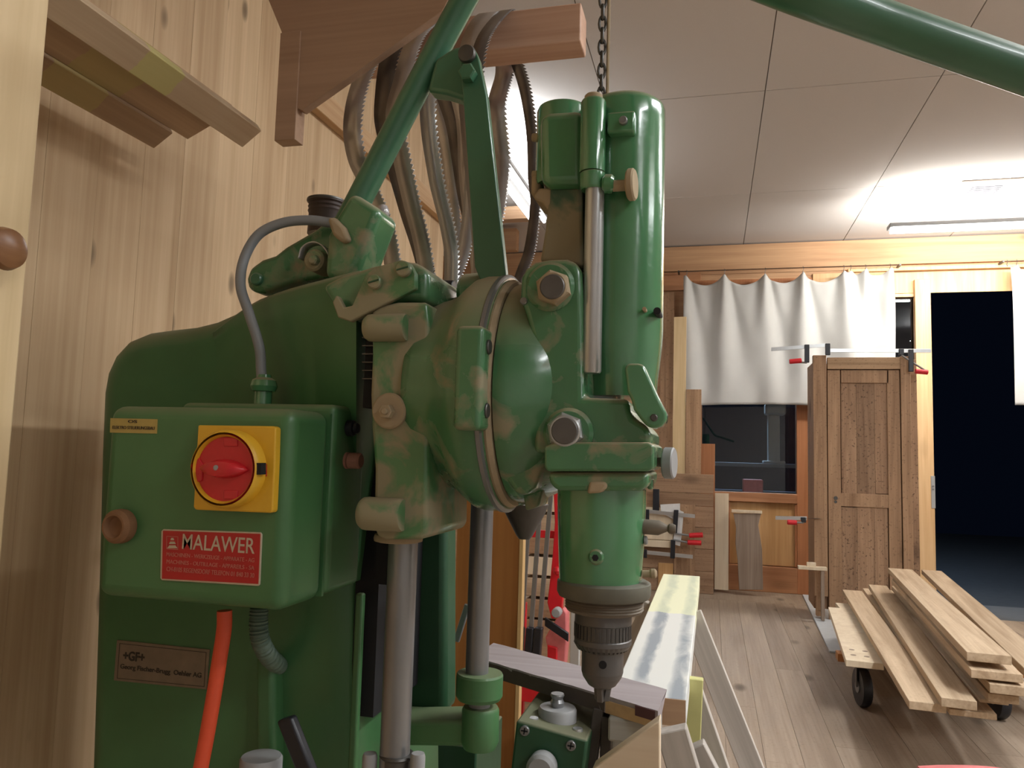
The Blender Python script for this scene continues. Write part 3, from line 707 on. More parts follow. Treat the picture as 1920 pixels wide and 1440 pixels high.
blade2('bright-topped saw blade loop just left of the lever tube', XB2, [(778, 70), (752, 150), (738, 220), (752, 300), (770, 380), (792, 470)], [(850, 150), (868, 230), (872, 320), (880, 400), (896, 530)], .030, BLADE, .16)
blade2('bright saw blade loop hanging right of the lever, over the pivot bolt', XC, [(893, 50), (874, 120), (880, 220), (890, 330), (900, 430), (905, 520)], [(945, 130), (915+15, 200), (938, 300), (930, 380), (915, 470)], .036, BLADE, .16)
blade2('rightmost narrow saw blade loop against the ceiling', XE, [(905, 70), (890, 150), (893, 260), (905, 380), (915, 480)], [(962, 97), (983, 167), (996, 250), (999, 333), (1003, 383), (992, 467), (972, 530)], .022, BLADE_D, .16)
blade2('pale saw blade loop low behind the green link bar', -.49, [(820, 90), (800, 200), (815, 330), (838, 430), (845, 500)], [(868, 160), (884, 260), (880, 380), (868, 470), (845, 545)], .026, STEEL_L, .16)
# twisted tail of the small bag
t = thing('plastic_bag', 'clear plastic bag of small parts tied with wire behind the lever', 'bag', P(706, 480, Y=1.14))
CL = plain('clear_crumpled_film', (.45, .42, .42), .15, .2, .5, 60, .8, .6)
bb = MB(); pc = [P(718, 385, Y=1.14), P(716, 420, Y=1.14), P(708, 440, Y=1.14), P(698, 470, Y=1.14), P(694, 505, Y=1.14)]
tube(bb, pc, .01, 12, 6, rf=lambda q: .006+.014*q+.004*math.sin(q*20))
build('film', bb, CL, t); build('wire_tie', lathe(MB(), [(.012, -.003), (.0145, 0), (.012, .003)], pc[2], (.2, 0, 1), 16), DUST, t)
t = thing('ribbed_can', 'dark ribbed can behind the socket of the green lever', 'can', P(610, 420, Y=1.16))
build('body', vlathe(MB(), 612, 1.16, [(34, 378), (35, 382), (32, 385), (34, 390), (32, 393), (34, 398), (32, 402), (33, 440)]), plain('dark_brown_plastic', (.05, .032, .026), .5), t)
build('rim', vlathe(MB(), 612, 1.16, [(35.5, 376), (36, 379), (35, 381)]), STEEL_D, t)
# ================================================================== THE DRILLING MACHINE
MACH = thing('drilling_machine', 'green cast-iron wood drilling machine with sawdust on it', 'machine', (-.70, 1.2, 0))
def mb(name, m_, mat, bev=0., **k): return build(name, m_, mat, MACH, bev, **k)
# hood: rear dome and front sheet
dome = [(128, 1900), (150, 1440), (160, 1150), (168, 850), (173, 735), (180, 695), (196, 660), (222, 632), (258, 617), (300, 611), (345, 606), (385, 596), (430, 576), (475, 556), (530, 538), (590, 524), (640, 514), (671, 508), (671, 1900)]
mb('hood', round_prism(MB(), dome, 1.02, 1.34, .045, 10), G_HOUS, ang=50)
# light edge flange of the hood
BP('hood_flange', G_BOX, MACH, 655, 1112, 669, 1600, 1.012, .012, .003)
wv_ = []; cols = ((400, 612, 640, 1090), (430, 590, 620, 1090), (455, 572, 612, 1090), (480, 558, 608, 1090), (508, 547, 606, 1090), (535, 538, 604, 1090), (563, 530, 603, 1090), (590, 523, 602, 1090), (620, 515, 602, 1090), (650, 507, 600, 1090), (668, 503, 598, 1090))
for cx_, t_y, b_y, l_y in cols:
    s_ = (cx_-400)/290; yy = 1.0205-(s_*s_*(3-2*s_))*.125
    q0, q1, q2 = P(cx_, t_y, Y=yy), P(cx_, b_y, Y=yy), P(cx_, l_y, Y=1.019)
    wv_ += [(q0.x, q0.y+.012, q0.z), (q0.x, q0.y, q0.z-.010), (q1.x, q1.y, q1.z), (q2.x, q2.y, q2.z), (q0.x, 1.10, q0.z), (q2.x, 1.035, q2.z)]
n_ = len(cols); wf_ = [(0, 1, 2, 3, 5, 4), tuple((n_-1)*6+i for i in (4, 5, 3, 2, 1, 0))]
for i in range(n_-1):
    a_, b_ = i*6, i*6+6
    for u, w in ((0, 1), (1, 2), (2, 3), (3, 5), (5, 4), (4, 0)): wf_.append((a_+u, b_+u, b_+w, a_+w))
mb('hood_shoulder', MB().add(wv_, wf_), G_HOUS, 0, ang=75)
# slats between hood and column; black boxes put in as the gap's shade
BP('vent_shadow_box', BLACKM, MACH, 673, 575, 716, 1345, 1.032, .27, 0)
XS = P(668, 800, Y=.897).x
B('vent_shade_fill', BLACKM, MACH, (XS+.0005, .912, P(690, 765, Y=.92).z), (XS+.014, 1.03, P(690, 560, Y=.92).z), 0)
B('vent_shade_fill', BLACKM, MACH, (XS+.0005, .972, P(690, 1100, Y=.95).z), (XS+.022, 1.03, P(690, 765, Y=.92).z), 0)
for k in range(9):
    BP('vent_slat', STEEL_D, MACH, 679, 585+k*15.5, 700, 587+k*15.5, .903, .009, 0)
# arm cap casting and slotted hook plate
mb('arm_cap', prism(MB(), [(600, 535), (640, 515), (700, 497), (752, 487), (775, 490), (797, 500), (802, 515), (803, 566), (760, 563), (700, 580), (640, 600)], .885, 1.03), G_DRUM, .010, seg=4)
hp_ = mb('hook_plate', prism(MB(), [(623, 567), (630, 553), (634, 556), (645, 576), (660, 573), (672, 545), (685, 515), (705, 500), (752, 487), (768, 492), (779, 512), (779, 541), (657, 603), (633, 595)], .868, .878), G_CAST, .0018)
for (sx, sy, r) in ((700, 527, 14), (754, 503, 15)):
    sc = mb('slotted_screw', ycyl(MB(), sx, sy, .860, .872, r, 22, .0015), G_CAST)
    build('slot', strip(MB(), P(sx-r*.7, sy+3, Y=.8595), P(sx+r*.7, sy-3, Y=.8595), (0, 0, .0009), (0, .0006, 0)), G_DARK, sc)
YR = .93
# column bracket casting (saddle)
mb('column_casting', prism(MB(), [(695, 585), (712, 573), (745, 566), (800, 566), (804, 600), (803, 700), (802, 880), (800, 1000), (790, 1012), (722, 1012), (706, 1005), (700, 985), (702, 880), (696, 800), (694, 740), (697, 660)], .872, 1.03), G_CAST, .010, seg=4)
def hbar(px0, px1, py, r, Y):
    a, b = P(px0, py, Y=Y), P(px1, py, Y=Y); rr = r*mpp(a); b.z = a.z
    return lathe(MB(), [(rr*.80, 0), (rr*.97, .004), (rr, .009), (rr, (b-a).length-.003), (rr*.93, (b-a).length)], a, (1, 0, 0), 26)
mb('clamp_boss', hbar(687, 763, 615, 26, .868), G_CAST)
mb('clamp_boss', hbar(677, 757, 962, 31, .868), G_CAST)
mb('washer', ycyl(MB(), 728, 770, .864, .877, 34, 32, .002), DUST)
wb = mb('hex_bolt', ycyl(MB(), 721, 771, .851, .864, 14, 6, .001), DUST)
build('bolt_tip', ycyl(MB(), 719, 771, .845, .852, 6, 12, .001), DUST, wb)
mb('column_collar', vlathe(MB(), 747, YR, [(44, 1002), (46, 1008), (45, 1014), (38, 1016)]), DUST)
mb('guide_rod', vlathe(MB(), 745, YR, [(28, 990), (28, 1600)]), STEEL)
rc = mb('rod_clamp', vlathe(MB(), 744, YR, [(31, 1412), (33, 1416), (30, 1420), (30, 1470)]), STEEL_D)
for px in (693, 783): build('clamp_ear', vlathe(MB(), px, YR-.01, [(12, 1412), (14, 1418), (14, 1470)], 16), GREYP, rc)
# main column behind
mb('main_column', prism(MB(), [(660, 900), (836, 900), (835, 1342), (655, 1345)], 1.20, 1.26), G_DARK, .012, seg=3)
mb('lower_arm', prism(MB(), [(655, 1345), (760, 1352), (890, 1350), (903, 1354), (903, 1390), (890, 1402), (760, 1400), (655, 1402)], 1.125, 1.20), G_BOX, .010, seg=3)
mb('arm_post', vlathe(MB(), 900, 1.14, [(32, 1324), (35, 1330), (36, 1388), (30, 1402), (10, 1406)]), G_BOX, ang=30)
mb('stop_collar', vlathe(MB(), 899, 1.14, [(42, 1261), (44, 1265), (44, 1303), (40, 1310)]), G_BOX, ang=25)
mb('spacer', vlathe(MB(), 899, 1.14, [(20, 1308), (20, 1330)]), GREYP)
mb('rear_guide_rod', vlathe(MB(), 899, 1.14, [(21.5, 930), (21.5, 1290)]), STEEL)
# swivel drum (axis along X)
SX, SY, SZ = -.252, .98, P(968, 738, Y=.98).z
m_ = .152
mb('swivel_drum', lathe(MB(), [(.07, -.135), (.075, -.125), (.103, -.118), (.114, -.112), (.120, -.100), (.124, -.080), (.130, -.064), (.141, -.052), (.150, -.040), (.153, -.028), (.153, -.012), (.150, 0), (.12, .001)], (SX, SY, SZ), (1, 0, 0), 72), G_DRUM, ang=40)
mb('swivel_gap_ring', lathe(MB(), [(.10, -.001), (.1475, 0), (.148, .003), (.145, .008), (.10, .010)], (SX, SY, SZ), (1, 0, 0), 72), DUST)
mb('swivel_steel_ring', lathe(MB(), [(.151, -.010), (.1545, -.008), (.1545, -.003), (.150, -.001)], (SX, SY, SZ), (1, 0, 0), 72), STEEL)
# casting shoulder that joins column and drum
mb('shoulder_casting', prism(MB(), [(790, 575), (812, 566), (850, 556), (880, 548), (905, 528), (925, 535), (925, 640), (870, 700), (830, 880), (805, 905), (790, 890)], .98, 1.06), G_DRUM, .016, seg=4)
mb('hood_link_boss', lathe(MB(), [(.028, 0), (.033, .006), (.033, .04), (.026, .052)], P(868, 560, Y=.99), (1, 0, .05), 24), G_DRUM)
mb('lower_web', prism(MB(), [(800, 880), (840, 900), (880, 935), (930, 952), (960, 952), (985, 940), (960, 900), (900, 860), (820, 860)], .98, 1.08), G_DRUM, .012, seg=3)
# graduated clamp segment on the drum rim with two hollow screws
zs0, zs1 = P(900, 808, Y=.83).z, P(900, 614, Y=.83).z
seg = build('clamp_segment', box(MB(), (SX-.027, .812, zs0), (SX+.006, .90, zs1)), G_DRUM, MACH, .007, seg=4)
for py in (650, 770):
    zz = P(925, py, Y=.83).z
    s_ = build('socket_screw', cyl(MB(), (SX+.004, .832, zz), (SX+.0085, .832, zz), .0085, 18, .001), STEEL_D, seg)
# index plate on the drum
# swivelling head casting (bowl)
mb('swivel_bowl', lathe(MB(), [(.10, .008), (.141, .010), (.143, .018), (.141, .028), (.135, .045), (.123, .068), (.105, .092), (.085, .112), (.06, .13), (.03, .14)], (SX, SY, SZ), (1, 0, 0), 72), G_CARR, ang=60)
mb('bowl_lip', prism(MB(), [(935, 880), (952, 905), (965, 925), (985, 930), (1003, 915), (1015, 885), (1030, 865), (1010, 840), (960, 845)], .885, .97), G_CARR, .012, seg=3)
o = mb('lug', prism(MB(), [(980, 925), (1006, 905), (1018, 875), (1026, 880), (1024, 905), (1010, 950), (985, 958)], .93, .98), G_DRUM, .006)
build('lug_screw', ycyl(MB(), 1020, 905, .922, .932, 6, 12), STEEL_D, o)
mb('chute', lathe(MB(), [(.034, 0), (.03, .012), (.012, .045), (.008, .05)], P(985, 945, Y=1.10), (0, 0, -1), 20), STEEL_D)
# head slide carrier
YFc = .862
mb('slide_carrier', prism(MB(), [(976, 520), (985, 503), (1003, 490), (1030, 485), (1062, 484), (1082, 492), (1090, 510), (1093, 560), (1094, 745), (1180, 748), (1181, 768), (1188, 783), (1215, 800), (1222, 815), (1222, 838), (1000, 850), (1002, 780), (1000, 650), (985, 590), (974, 560)], YFc, .99), G_CARR, .007, seg=3)
mb('nut_boss', ycyl(MB(), 1030, 536, YFc-.006, YFc+.02, 47, 40, .004), G_CARR)
mb('nut_boss', ycyl(MB(), 1064, 812, YFc-.010, YFc+.02, 48, 40, .004), G_CARR)
for (px, py, r, m2, lab) in ((1035, 537, 34, DUST, 'sawdust-caked hex nut'), (1058, 808, 36, STEEL_L, 'bright steel hex nut')):
    n_ = mb('hex_nut', ycyl(MB(), px, py, YFc-.022, YFc-.004, r, 6, .003, .35), m2, label=lab)
    build('ring', ycyl(MB(), px, py, YFc-.025, YFc-.02, r*.84, 32, .0015), m2, n_)
    build('stud_end', ycyl(MB(), px, py, YFc-.0275, YFc-.02, r*.70, 28, .001), CHUCK, n_)
mb('small_pin', ycyl(MB(), 981, 564, YFc-.003, YFc+.01, 7, 14, .001), STEEL)
# dovetail guide and dusty slide above
mb('dovetail_guide', prism(MB(), [(1012, 490), (1022, 430), (1030, 345), (1090, 345), (1093, 500), (1060, 492)], .90, .99), G_SLIDE, .004)
mb('slide_back', prism(MB(), [(1000, 366), (1010, 352), (1034, 352), (1034, 380), (1026, 395), (1018, 380), (1002, 374)], .90, .96), DUST, .003)
# depth block, rod holder and rod
mb('depth_block', vlathe(MB(), 1054, .93, [(46, 206), (49, 213), (49, 342), (46, 349)]), G_HEAD)
mb('depth_block_face', prism(MB(), [(1010, 213), (1030, 207), (1095, 203), (1097, 347), (1030, 349), (1012, 345)], .885, .95), G_HEAD, .012, seg=4)
for py in (258, 328): mb('side_bolt', cyl(MB(), P(998, py, Y=.92), P(1015, py, Y=.92), 8*mpp(P(1000, py, Y=.92)), 14, .001), DUST)
BP('knob_block', DUST, MACH, 995, 318, 1012, 366, .915, .03, .005)
mb('rod_holder', vlathe(MB(), 1112, .875, [(21, 189), (24, 194), (24, 324)]), G_HEAD)
mb('rod_holder_ring', vlathe(MB(), 1111, .875, [(22, 325), (24, 327), (24, 352), (21, 357)]), G_HEAD)
mb('holder_cap', vlathe(MB(), 1113, .875, [(14, 178), (17, 181), (17, 192)]), DUST)
mb('depth_rod', vlathe(MB(), 1111, .875, [(18, 350), (18.5, 696), (16, 700)]), STEEL_L)
ts = mb('thumb_screw', cyl(MB(), P(1132, 350, Y=.87), P(1180, 347, Y=.87), .0065, 16), DUST)
a = P(1177, 347, Y=.87); build('thumb_disc', cyl(MB(), a, a+Vector((.009, -.001, 0)), .0185, 28, .002), DUST, ts)
mb('screw_lug', cyl(MB(), P(1130, 345, Y=.87), P(1152, 345, Y=.87), .011, 16, .003), G_HEAD)
BP('top_tab', G_HEAD, MACH, 1138, 208, 1190, 248, .872, .03, .003)
tscrew = mb('tab_screw', ycyl(MB(), 1168, 224, .866, .874, 8, 16, .001), STEEL)
# motor housing (round, flaring out at the bottom)
YM = .935
mb('motor_housing', vlathe(MB(), 1167, YM, [(66, 200), (73, 206), (76, 214), (76.5, 240), (76.5, 560), (76.5, 620), (75, 650), (72, 680), (68, 712), (66, 746)], 64), G_HEAD, ang=50)
o = mb('inspection_hole', ycyl(MB(), 1232, 583, .893, .93, 7, 16), BLACKM); 
mb('grub_pin', ycyl(MB(), 1208, 579, .885, .90, 4, 10), DUST)
lv = mb('release_lever', prism(MB(), [(1170, 690), (1178, 681), (1196, 681), (1207, 684), (1215, 702), (1232, 740), (1250, 775), (1250, 790), (1240, 800), (1226, 804), (1212, 799), (1200, 785), (1188, 768), (1183, 748), (1176, 735)], .845, .875), G_HEAD, .005, seg=4)
build('pivot_pin', ycyl(MB(), 1226, 783, .842, .85, 7, 14, .001), STEEL_D, lv)
# gearbox block and quill
bl = [(1020, 838), (1040, 829), (1215, 829), (1226, 835), (1226, 878), (1215, 884), (1026, 884), (1020, 876)]
mb('spindle_block', prism(MB(), bl, .838, .985), G_CARR, .006, seg=3)
mb('spindle_flange', prism(MB(), [(1026, 885), (1216, 885), (1216, 912), (1200, 921), (1045, 921), (1030, 908)], .845, .98), G_CARR, .006, seg=3)
mb('flange_notch', prism(MB(), [(1105, 903), (1135, 903), (1140, 912), (1128, 924), (1100, 926)], .842, .86), DUST, .003)
YQ = .905
mb('quill', vlathe(MB(), 1127, YQ, [(83, 915), (83, 940), (80, 1020), (76, 1098)], 56), G_HEAD)
gs = mb('grub_screw', ycyl(MB(), 1117, 1045, YQ-.0515, YQ-.03, 15, 20, .002), G_CARR)
build('hex_socket', ycyl(MB(), 1116, 1046, YQ-.0522, YQ-.05, 6.5, 6), BLACKM, gs)
mb('depth_ring', vlathe(MB(), 1132, YQ, [(80, 1086), (87, 1090), (87.5, 1094), (87.5, 1110), (84, 1117), (78, 1119)], 56), plain('dusty_dark_ring', (.13, .125, .095), .6, .2, .35, 30))
THR = plain('dusty_thread', (.17, .14, .105), .7, .3, .3, 30)
pr = []
for k in range(5): pr += [(73.5, 1119+k*5), (71, 1121.5+k*5)]
mb('threaded_collar', vlathe(MB(), 1133, YQ, pr+[(70, 1144), (60, 1147)], 48), THR)
ck = mb('drill_chuck', vlathe(MB(), 1130, YQ, [(50, 1144), (53, 1148), (53.5, 1166), (52, 1167), (52, 1194), (53.5, 1196), (53.5, 1204), (49, 1212), (42, 1216), (39, 1219), (39, 1258), (36, 1268), (26, 1283), (18, 1288)], 56), CHUCK, ang=12)
kn = MB(); c0 = P(1130, 1180, Y=YQ); mm = mpp(c0)
for k in range(40):
    a = 2*math.pi*k/40; r = 52.3*mm; q = Vector((c0.x+r*math.cos(a), YQ+r*math.sin(a), 0))
    t_ = Vector((-math.sin(a), math.cos(a), 0))*.0013; n2 = Vector((math.cos(a), math.sin(a), 0))*.0008
    strip(kn, Vector((q.x, q.y, P(1130, 1193, Y=YQ).z)), Vector((q.x, q.y, P(1130, 1168, Y=YQ).z)), t_, n2)
build('knurled_band', kn, STEEL_D, ck)
th_ = MB()
for k in range(34):
    a = 2*math.pi*k/34; r = 51.5*mm; q = Vector((c0.x+r*math.cos(a), YQ+r*math.sin(a), 0))
    t_ = Vector((-math.sin(a), math.cos(a), 0))*.0014
    strip(th_, Vector((q.x, q.y, P(1130, 1204, Y=YQ).z)), Vector((q.x-.0045*math.cos(a), q.y-.0045*math.sin(a), P(1130, 1216, Y=YQ).z)), t_, Vector((math.cos(a), math.sin(a), 0))*.0015)
build('gear_teeth', th_, STEEL_D, ck)
build('key_hole', ycyl(MB(), 1130, 1247, YQ-39.6*mm, YQ-.01, 7.5, 18), BLACKM, ck)
cb = P(1127, 1288, Y=YQ); ct = P(1129, 1270, Y=YQ)
for k in range(3):
    a = math.radians(-100+120*k); v = Vector((math.cos(a), math.sin(a), 0))
    build('jaw', strip(MB(), ct+v*.009, P(1128, 1314, Y=YQ)+v*.0045, Vector((-v.y, v.x, 0))*.0036, v*.0035), CHUCK, ck, .001)
# side knob, tommy bar, small bolts on the right
kb = mb('side_screw', cyl(MB(), P(1218, 866, Y=.90), P(1250, 867, Y=.90), .0055, 14), THR)
a = P(1250, 868, Y=.90); build('knob_disc', cyl(MB(), a-Vector((.003, 0, 0)), a+Vector((.009, -.002, 0)), .0178, 30, .0015), GREYP, kb)
a, b = P(1203, 987, Y=.90), P(1248, 987, Y=.90); b.z = a.z
hl = mb('oiler', lathe(MB(), [(.0085, 0), (.0085, .019), (.005, .026), (.0035, .029), (.0055, .031), (.006, .034), (.0045, .038)], a, (1, 0, -.03), 14), THR)
mb('bleed_screw', lathe(MB(), [(.004, 0), (.004, .008), (.0055, .010), (.0055, .014), (.003, .016)], P(1205, 1076, Y=.90), (1, 0, .1), 12), DUST)
mb('side_stud', cyl(MB(), P(1207, 1013, Y=.90), P(1214, 1013, Y=.90), .005, 12, .001), GREYP)
BP('block_latch', G_CARR, MACH, 1214, 897, 1224, 918, .89, .02, .002)
# lever mechanism on top
YL = 1.0
TB = .037/78
def yat(px, py):
    return TB/mpp(P(px, py, Y=1.))
LP = [P(640, 437, Y=YL), P(668, 385, Y=YL), P(770, 188, Y=YL), P(880, -18, Y=.99), P(970, -170, Y=.95), P(1080, -230, Y=.88), P(1240, -110, Y=.80), P(1440, -35, Y=yat(1440, -35)), P(1660, 44, Y=yat(1660, 44)), P(1920, 135, Y=yat(1920, 135)), P(2150, 217, Y=yat(2150, 217))]
mb('lever_tube', tube(MB(), LP, .0185, 24, 8), G_LEV)
a, b = P(690, 368, Y=YL), P(640, 500, Y=YL); dd = (b-a).normalized(); pw = Vector((dd.z, 0, -dd.x))
mb('lever_socket', prism(MB(), [(657, 357), (714, 392), (672, 500), (650, 525), (605, 520), (612, 440), (628, 405)], .965, 1.035), G_DRUM, .012, seg=4)
mb('pivot_lug', prism(MB(), [(815, 110), (850, 88), (872, 84), (884, 96), (890, 125), (888, 175), (868, 186), (835, 175), (800, 170)], .98, 1.01), G_LEV, .006, seg=3)
lk = mb('link_bar', prism(MB(), [(862, 112), (874, 84), (889, 90), (897, 108), (912, 180), (949, 520), (938, 532), (902, 530), (890, 500), (868, 180)], .955, .97), G_LEV, .0015)
build('pivot_bolt', ycyl(MB(), 874, 132, .94, .956, 17, 6, .002), G_LEV, lk)
build('bolt_eye', lathe(MB(), [(.006, 0), (.011, .001), (.0125, .006), (.011, .011), (.006, .012)], P(873, 98, Y=.945), (0, 1, .1), 20), STEEL_D, lk)
mb('link_foot', ycyl(MB(), 915, 545, .955, .985, 30, 30, .004), G_DRUM)
# rocker arm at left with pivot bolt and spring band
mb('rocker_arm', prism(MB(), [(460, 522), (468, 502), (490, 486), (515, 478), (535, 462), (590, 430), (615, 408), (640, 410), (672, 480), (650, 515), (600, 520), (548, 528), (480, 550), (463, 540)], 1.02, 1.06), G_DRUM, .008, seg=3)
mb('rocker_pin', ycyl(MB(), 478, 522, 1.012, 1.03, 12, 20, .002), G_LEV)
mb('rocker_bolt', ycyl(MB(), 587, 487, .985, 1.03, 21, 28, .003), G_CAST)
mb('rocker_bolt_head', ycyl(MB(), 585, 486, .975, .99, 10, 6, .002), G_CAST)
arc = [P(563+ (0), 485, Y=1.0)]
sp = MB(); pts_ = [P(x, y, Y=.995) for x, y in ((562, 486), (568, 466), (585, 455), (603, 458), (618, 475), (627, 500), (632, 515))]
pts_ = smooth_path(pts_, 6); v = []; f = []
for p in pts_: v += [p-Vector((0, .006, 0)), p+Vector((0, .012, 0))]
for i in range(len(pts_)-1): f.append((2*i, 2*i+1, 2*i+3, 2*i+2))
o = mb('spring_band', sp.add(v, f), STEEL_L, ang=180); md = o.modifiers.new('t', 'SOLIDIFY'); md.thickness = .0016
mb('crank_hub', cyl(MB(), P(806, 540, Y=1.10), P(852, 541, Y=1.10), .0125, 24, .001), BLACK)
mb('crank_hub', cyl(MB(), P(852, 548, Y=1.10), P(876, 549, Y=1.10), .006, 18, .001), BLACK)
# ------------------------------------------------------------------ switch box
YX = .80
xl, xr = P(188, 950, Y=YX).x, P(540, 950, Y=YX).x; ztp, zbt = P(190, 760, Y=YX).z, P(540, 1151, Y=YX).z
SB = build('switch_box', box(MB(), (xl, YX, zbt), (xr, .893, ztp)), G_BOX, MACH, .016, seg=6)
build('box_back', box(MB(), (xl+.03, .896, zbt+.004), (xr+.003, .99, ztp+.011)), G_BOX, SB, .009, seg=5)
build('lid_seam', box(MB(), (xl+.028, .892, zbt+.003), (xr-.001, .897, ztp-.001)), G_HOUS, SB, 0)
YFp = YX-.004
build('switch_plate', prism(MB(), [(371, 797), (513, 799), (517, 803), (515, 870), (511, 958), (507, 962), (366, 956), (362, 951)], YX-.012, YX), YEL, SB, .004, seg=3)
cx, cy = 431, 878
c = P(cx-6, cy+1, Y=YX-.022); m3 = mpp(c)
rg_ = lathe(MB(), [(68*m3, .0), (70*m3, .001), (73*m3, .004), (74*m3, .024), (60*m3, .024), (60*m3, .004), (64*m3, .0)], c-Vector((0, .008, 0)), (0, 1, 0), 56, caps=False)
build('switch_ring', rg_, YEL, SB)
build('switch_disc', lathe(MB(), [(64*m3, -.001), (66*m3, .001), (66*m3, .02)], c-Vector((0, .002, 0)), (0, 1, 0), 56), REDP, SB)
hnd = MB(); bmk = []
cc = c-Vector((0, .003, 0)); NN = 14; v = []; f = []
for i in range(NN+1):
    q = i/NN; xx = (q-.5)*2; hw = (1-abs(xx)**2.2)*.0105+.0004; dp = .004+.012*(1-abs(xx)**3)
    for zz, yy in ((-hw, 0), (-hw*.75, -dp*.8), (0, -dp), (hw*.75, -dp*.8), (hw, 0)):
        v.append(cc+Vector((xx*.031, yy, zz)))
for i in range(NN):
    for k in range(4): f.append((i*5+k, i*5+k+1, (i+1)*5+k+1, (i+1)*5+k))
f.append(tuple(range(5))); f.append(tuple(NN*5+k for k in range(4, -1, -1)))
hk_ = build('switch_handle', MB().add(v, f), REDP, SB, ang=50)
build('pointer_tab', prism(MB(), [(356, 872), (372, 858), (380, 872), (378, 902), (366, 905)], YX-.027, YX-.018), REDP, SB, .001)
build('padlock_slot', prism(MB(), [(481, 868), (489, 868), (489, 890), (481, 890)], YX-.0285, YX-.018), BLACKM, SB)
build('switch_window', prism(MB(), [(489, 872), (500, 870), (500, 893), (489, 894)], YX-.0126, YX-.01), REDP, SB)
for (a, b) in ((820, 837), (919, 936)): build('embossed_square', prism(MB(), [(419, a), (445, a), (445, b), (419, b)], YX-.0262, YX-.022), REDP, SB, .0008)
build('handle_screw', ycyl(MB(), 404, 877, c.y-.019, c.y-.01, 5, 12), GREYP, SB)
# labels and plates
build('nameplate', prism(MB(), [(306, 992), (488, 998), (491, 1002), (487, 1096), (484, 1099), (303, 1088), (300, 1084), (302, 996)], YX-.0016, YX+.001), NPS, SB, .0006)
build('nameplate_field', prism(MB(), [(305.5, 995), (488, 1001), (484, 1095), (303.5, 1085)], YX-.0020, YX), NPR, SB)
YT = YX-.0022
lettering('lettering', 'MALAWER', NPS, SB, 342, 478, 1005, 1034, YT, .004)
tri = MB()
for k, (hw, yb, yt) in enumerate(((3.5, 1013, 1008), (6.5, 1020, 1015), (9.5, 1028, 1022))): prism(tri, [(323-hw*.6, yt+.5), (323+hw*.6, yt+.5), (323+hw, yb), (323-hw, yb)], YT-.0003, YT)
build('emblem', tri, NPS, SB)
em = MB()
for a in (((312, 1005), (334, 1006), (334, 1007), (312, 1006)), ((312, 1028.5), (334, 1030), (334, 1031), (312, 1029.5)), ((312, 1005), (313, 1005), (313, 1029), (312, 1029)), ((333, 1006), (334, 1006), (334, 1031), (333, 1031))): prism(em, a, YT-.0002, YT)
build('emblem_frame', em, NPD, SB)
lettering('lettering', 'MASCHINEN - WERKZEUGE - APPARATE - AG', NPD, SB, 312, 477, 1041, 1048.5, YT, 0)
lettering('lettering', 'MACHINES - OUTILLAGE - APPAREILS - SA', NPD, SB, 312, 477, 1055, 1062.5, YT, 0)
lettering('lettering', 'CH-8105 REGENSDORF TELEFON 01 840 33 30', NPD, SB, 312, 477, 1068.5, 1077, YT, 0)
build('paper_label', prism(MB(), [(207, 784), (295, 786), (294, 813), (206, 811)], YX-.0008, YX+.001), LBL, SB)
lettering('lettering', 'OS', GFD, SB, 240, 257, 787.5, 793, YX-.001, .02)
lettering('lettering', 'ELEKTRO STEUERUNGSBAU', GFD, SB, 211, 290, 799, 805, YX-.001)
stp = build('rubber_plug', lathe(MB(), [(33*m3, .0), (34*m3, -.004), (33*m3, -.012), (26*m3, -.017), (22*m3, -.017), (18*m3, -.010), (12*m3, -.008)], P(231, 986, Y=YX), (0, 1, 0), 32), RUST, SB)
# buttons on the right side of the box
yb_ = .935
z1 = P(668, 803, Y=yb_).z; z2 = P(668, 864, Y=yb_).z
build('black_button', cyl(cyl(MB(), (xr+.002, yb_, z1), (xr+.012, yb_, z1), .0105, 18, .001), (xr+.012, yb_, z1), (xr+.018, yb_, z1), .007, 14, .001), BLACK, SB)
build('red_button', cyl(cyl(MB(), (xr+.002, yb_, z2), (xr+.006, yb_, z2), .011, 18), (xr+.006, yb_, z2), (xr+.024, yb_, z2), .0105, 20, .002), SKIN, SB)
# gland and grey cable
gl = P(494, 735, Y=.95)
build('cable_gland', lathe(MB(), [(.012, ztp-gl.z), (.012, .0), (.0165, .001), (.019, .008), (.0165, .016), (.010, .020), (.009, .024)], gl, (0, 0, 1), 24), G_HEAD, SB)
cp = [P(494, 738, Y=.95), P(490, 700, Y=.95), P(486, 650, Y=.95), P(466, 585, Y=.95), P(451, 535, Y=.95), P(458, 485, Y=.96), P(485, 440, Y=.97), P(530, 418, Y=.98), P(580, 413, Y=.99), P(622, 418, Y=1.0)]
mb('grey_cable', tube(MB(), cp, .0072, 16, 8), GREYC)
mb('cable_clip', prism(MB(), [(612, 408), (625, 405), (645, 425), (655, 450), (640, 455), (622, 440)], .955, 1.0), DUST, .006, seg=3)
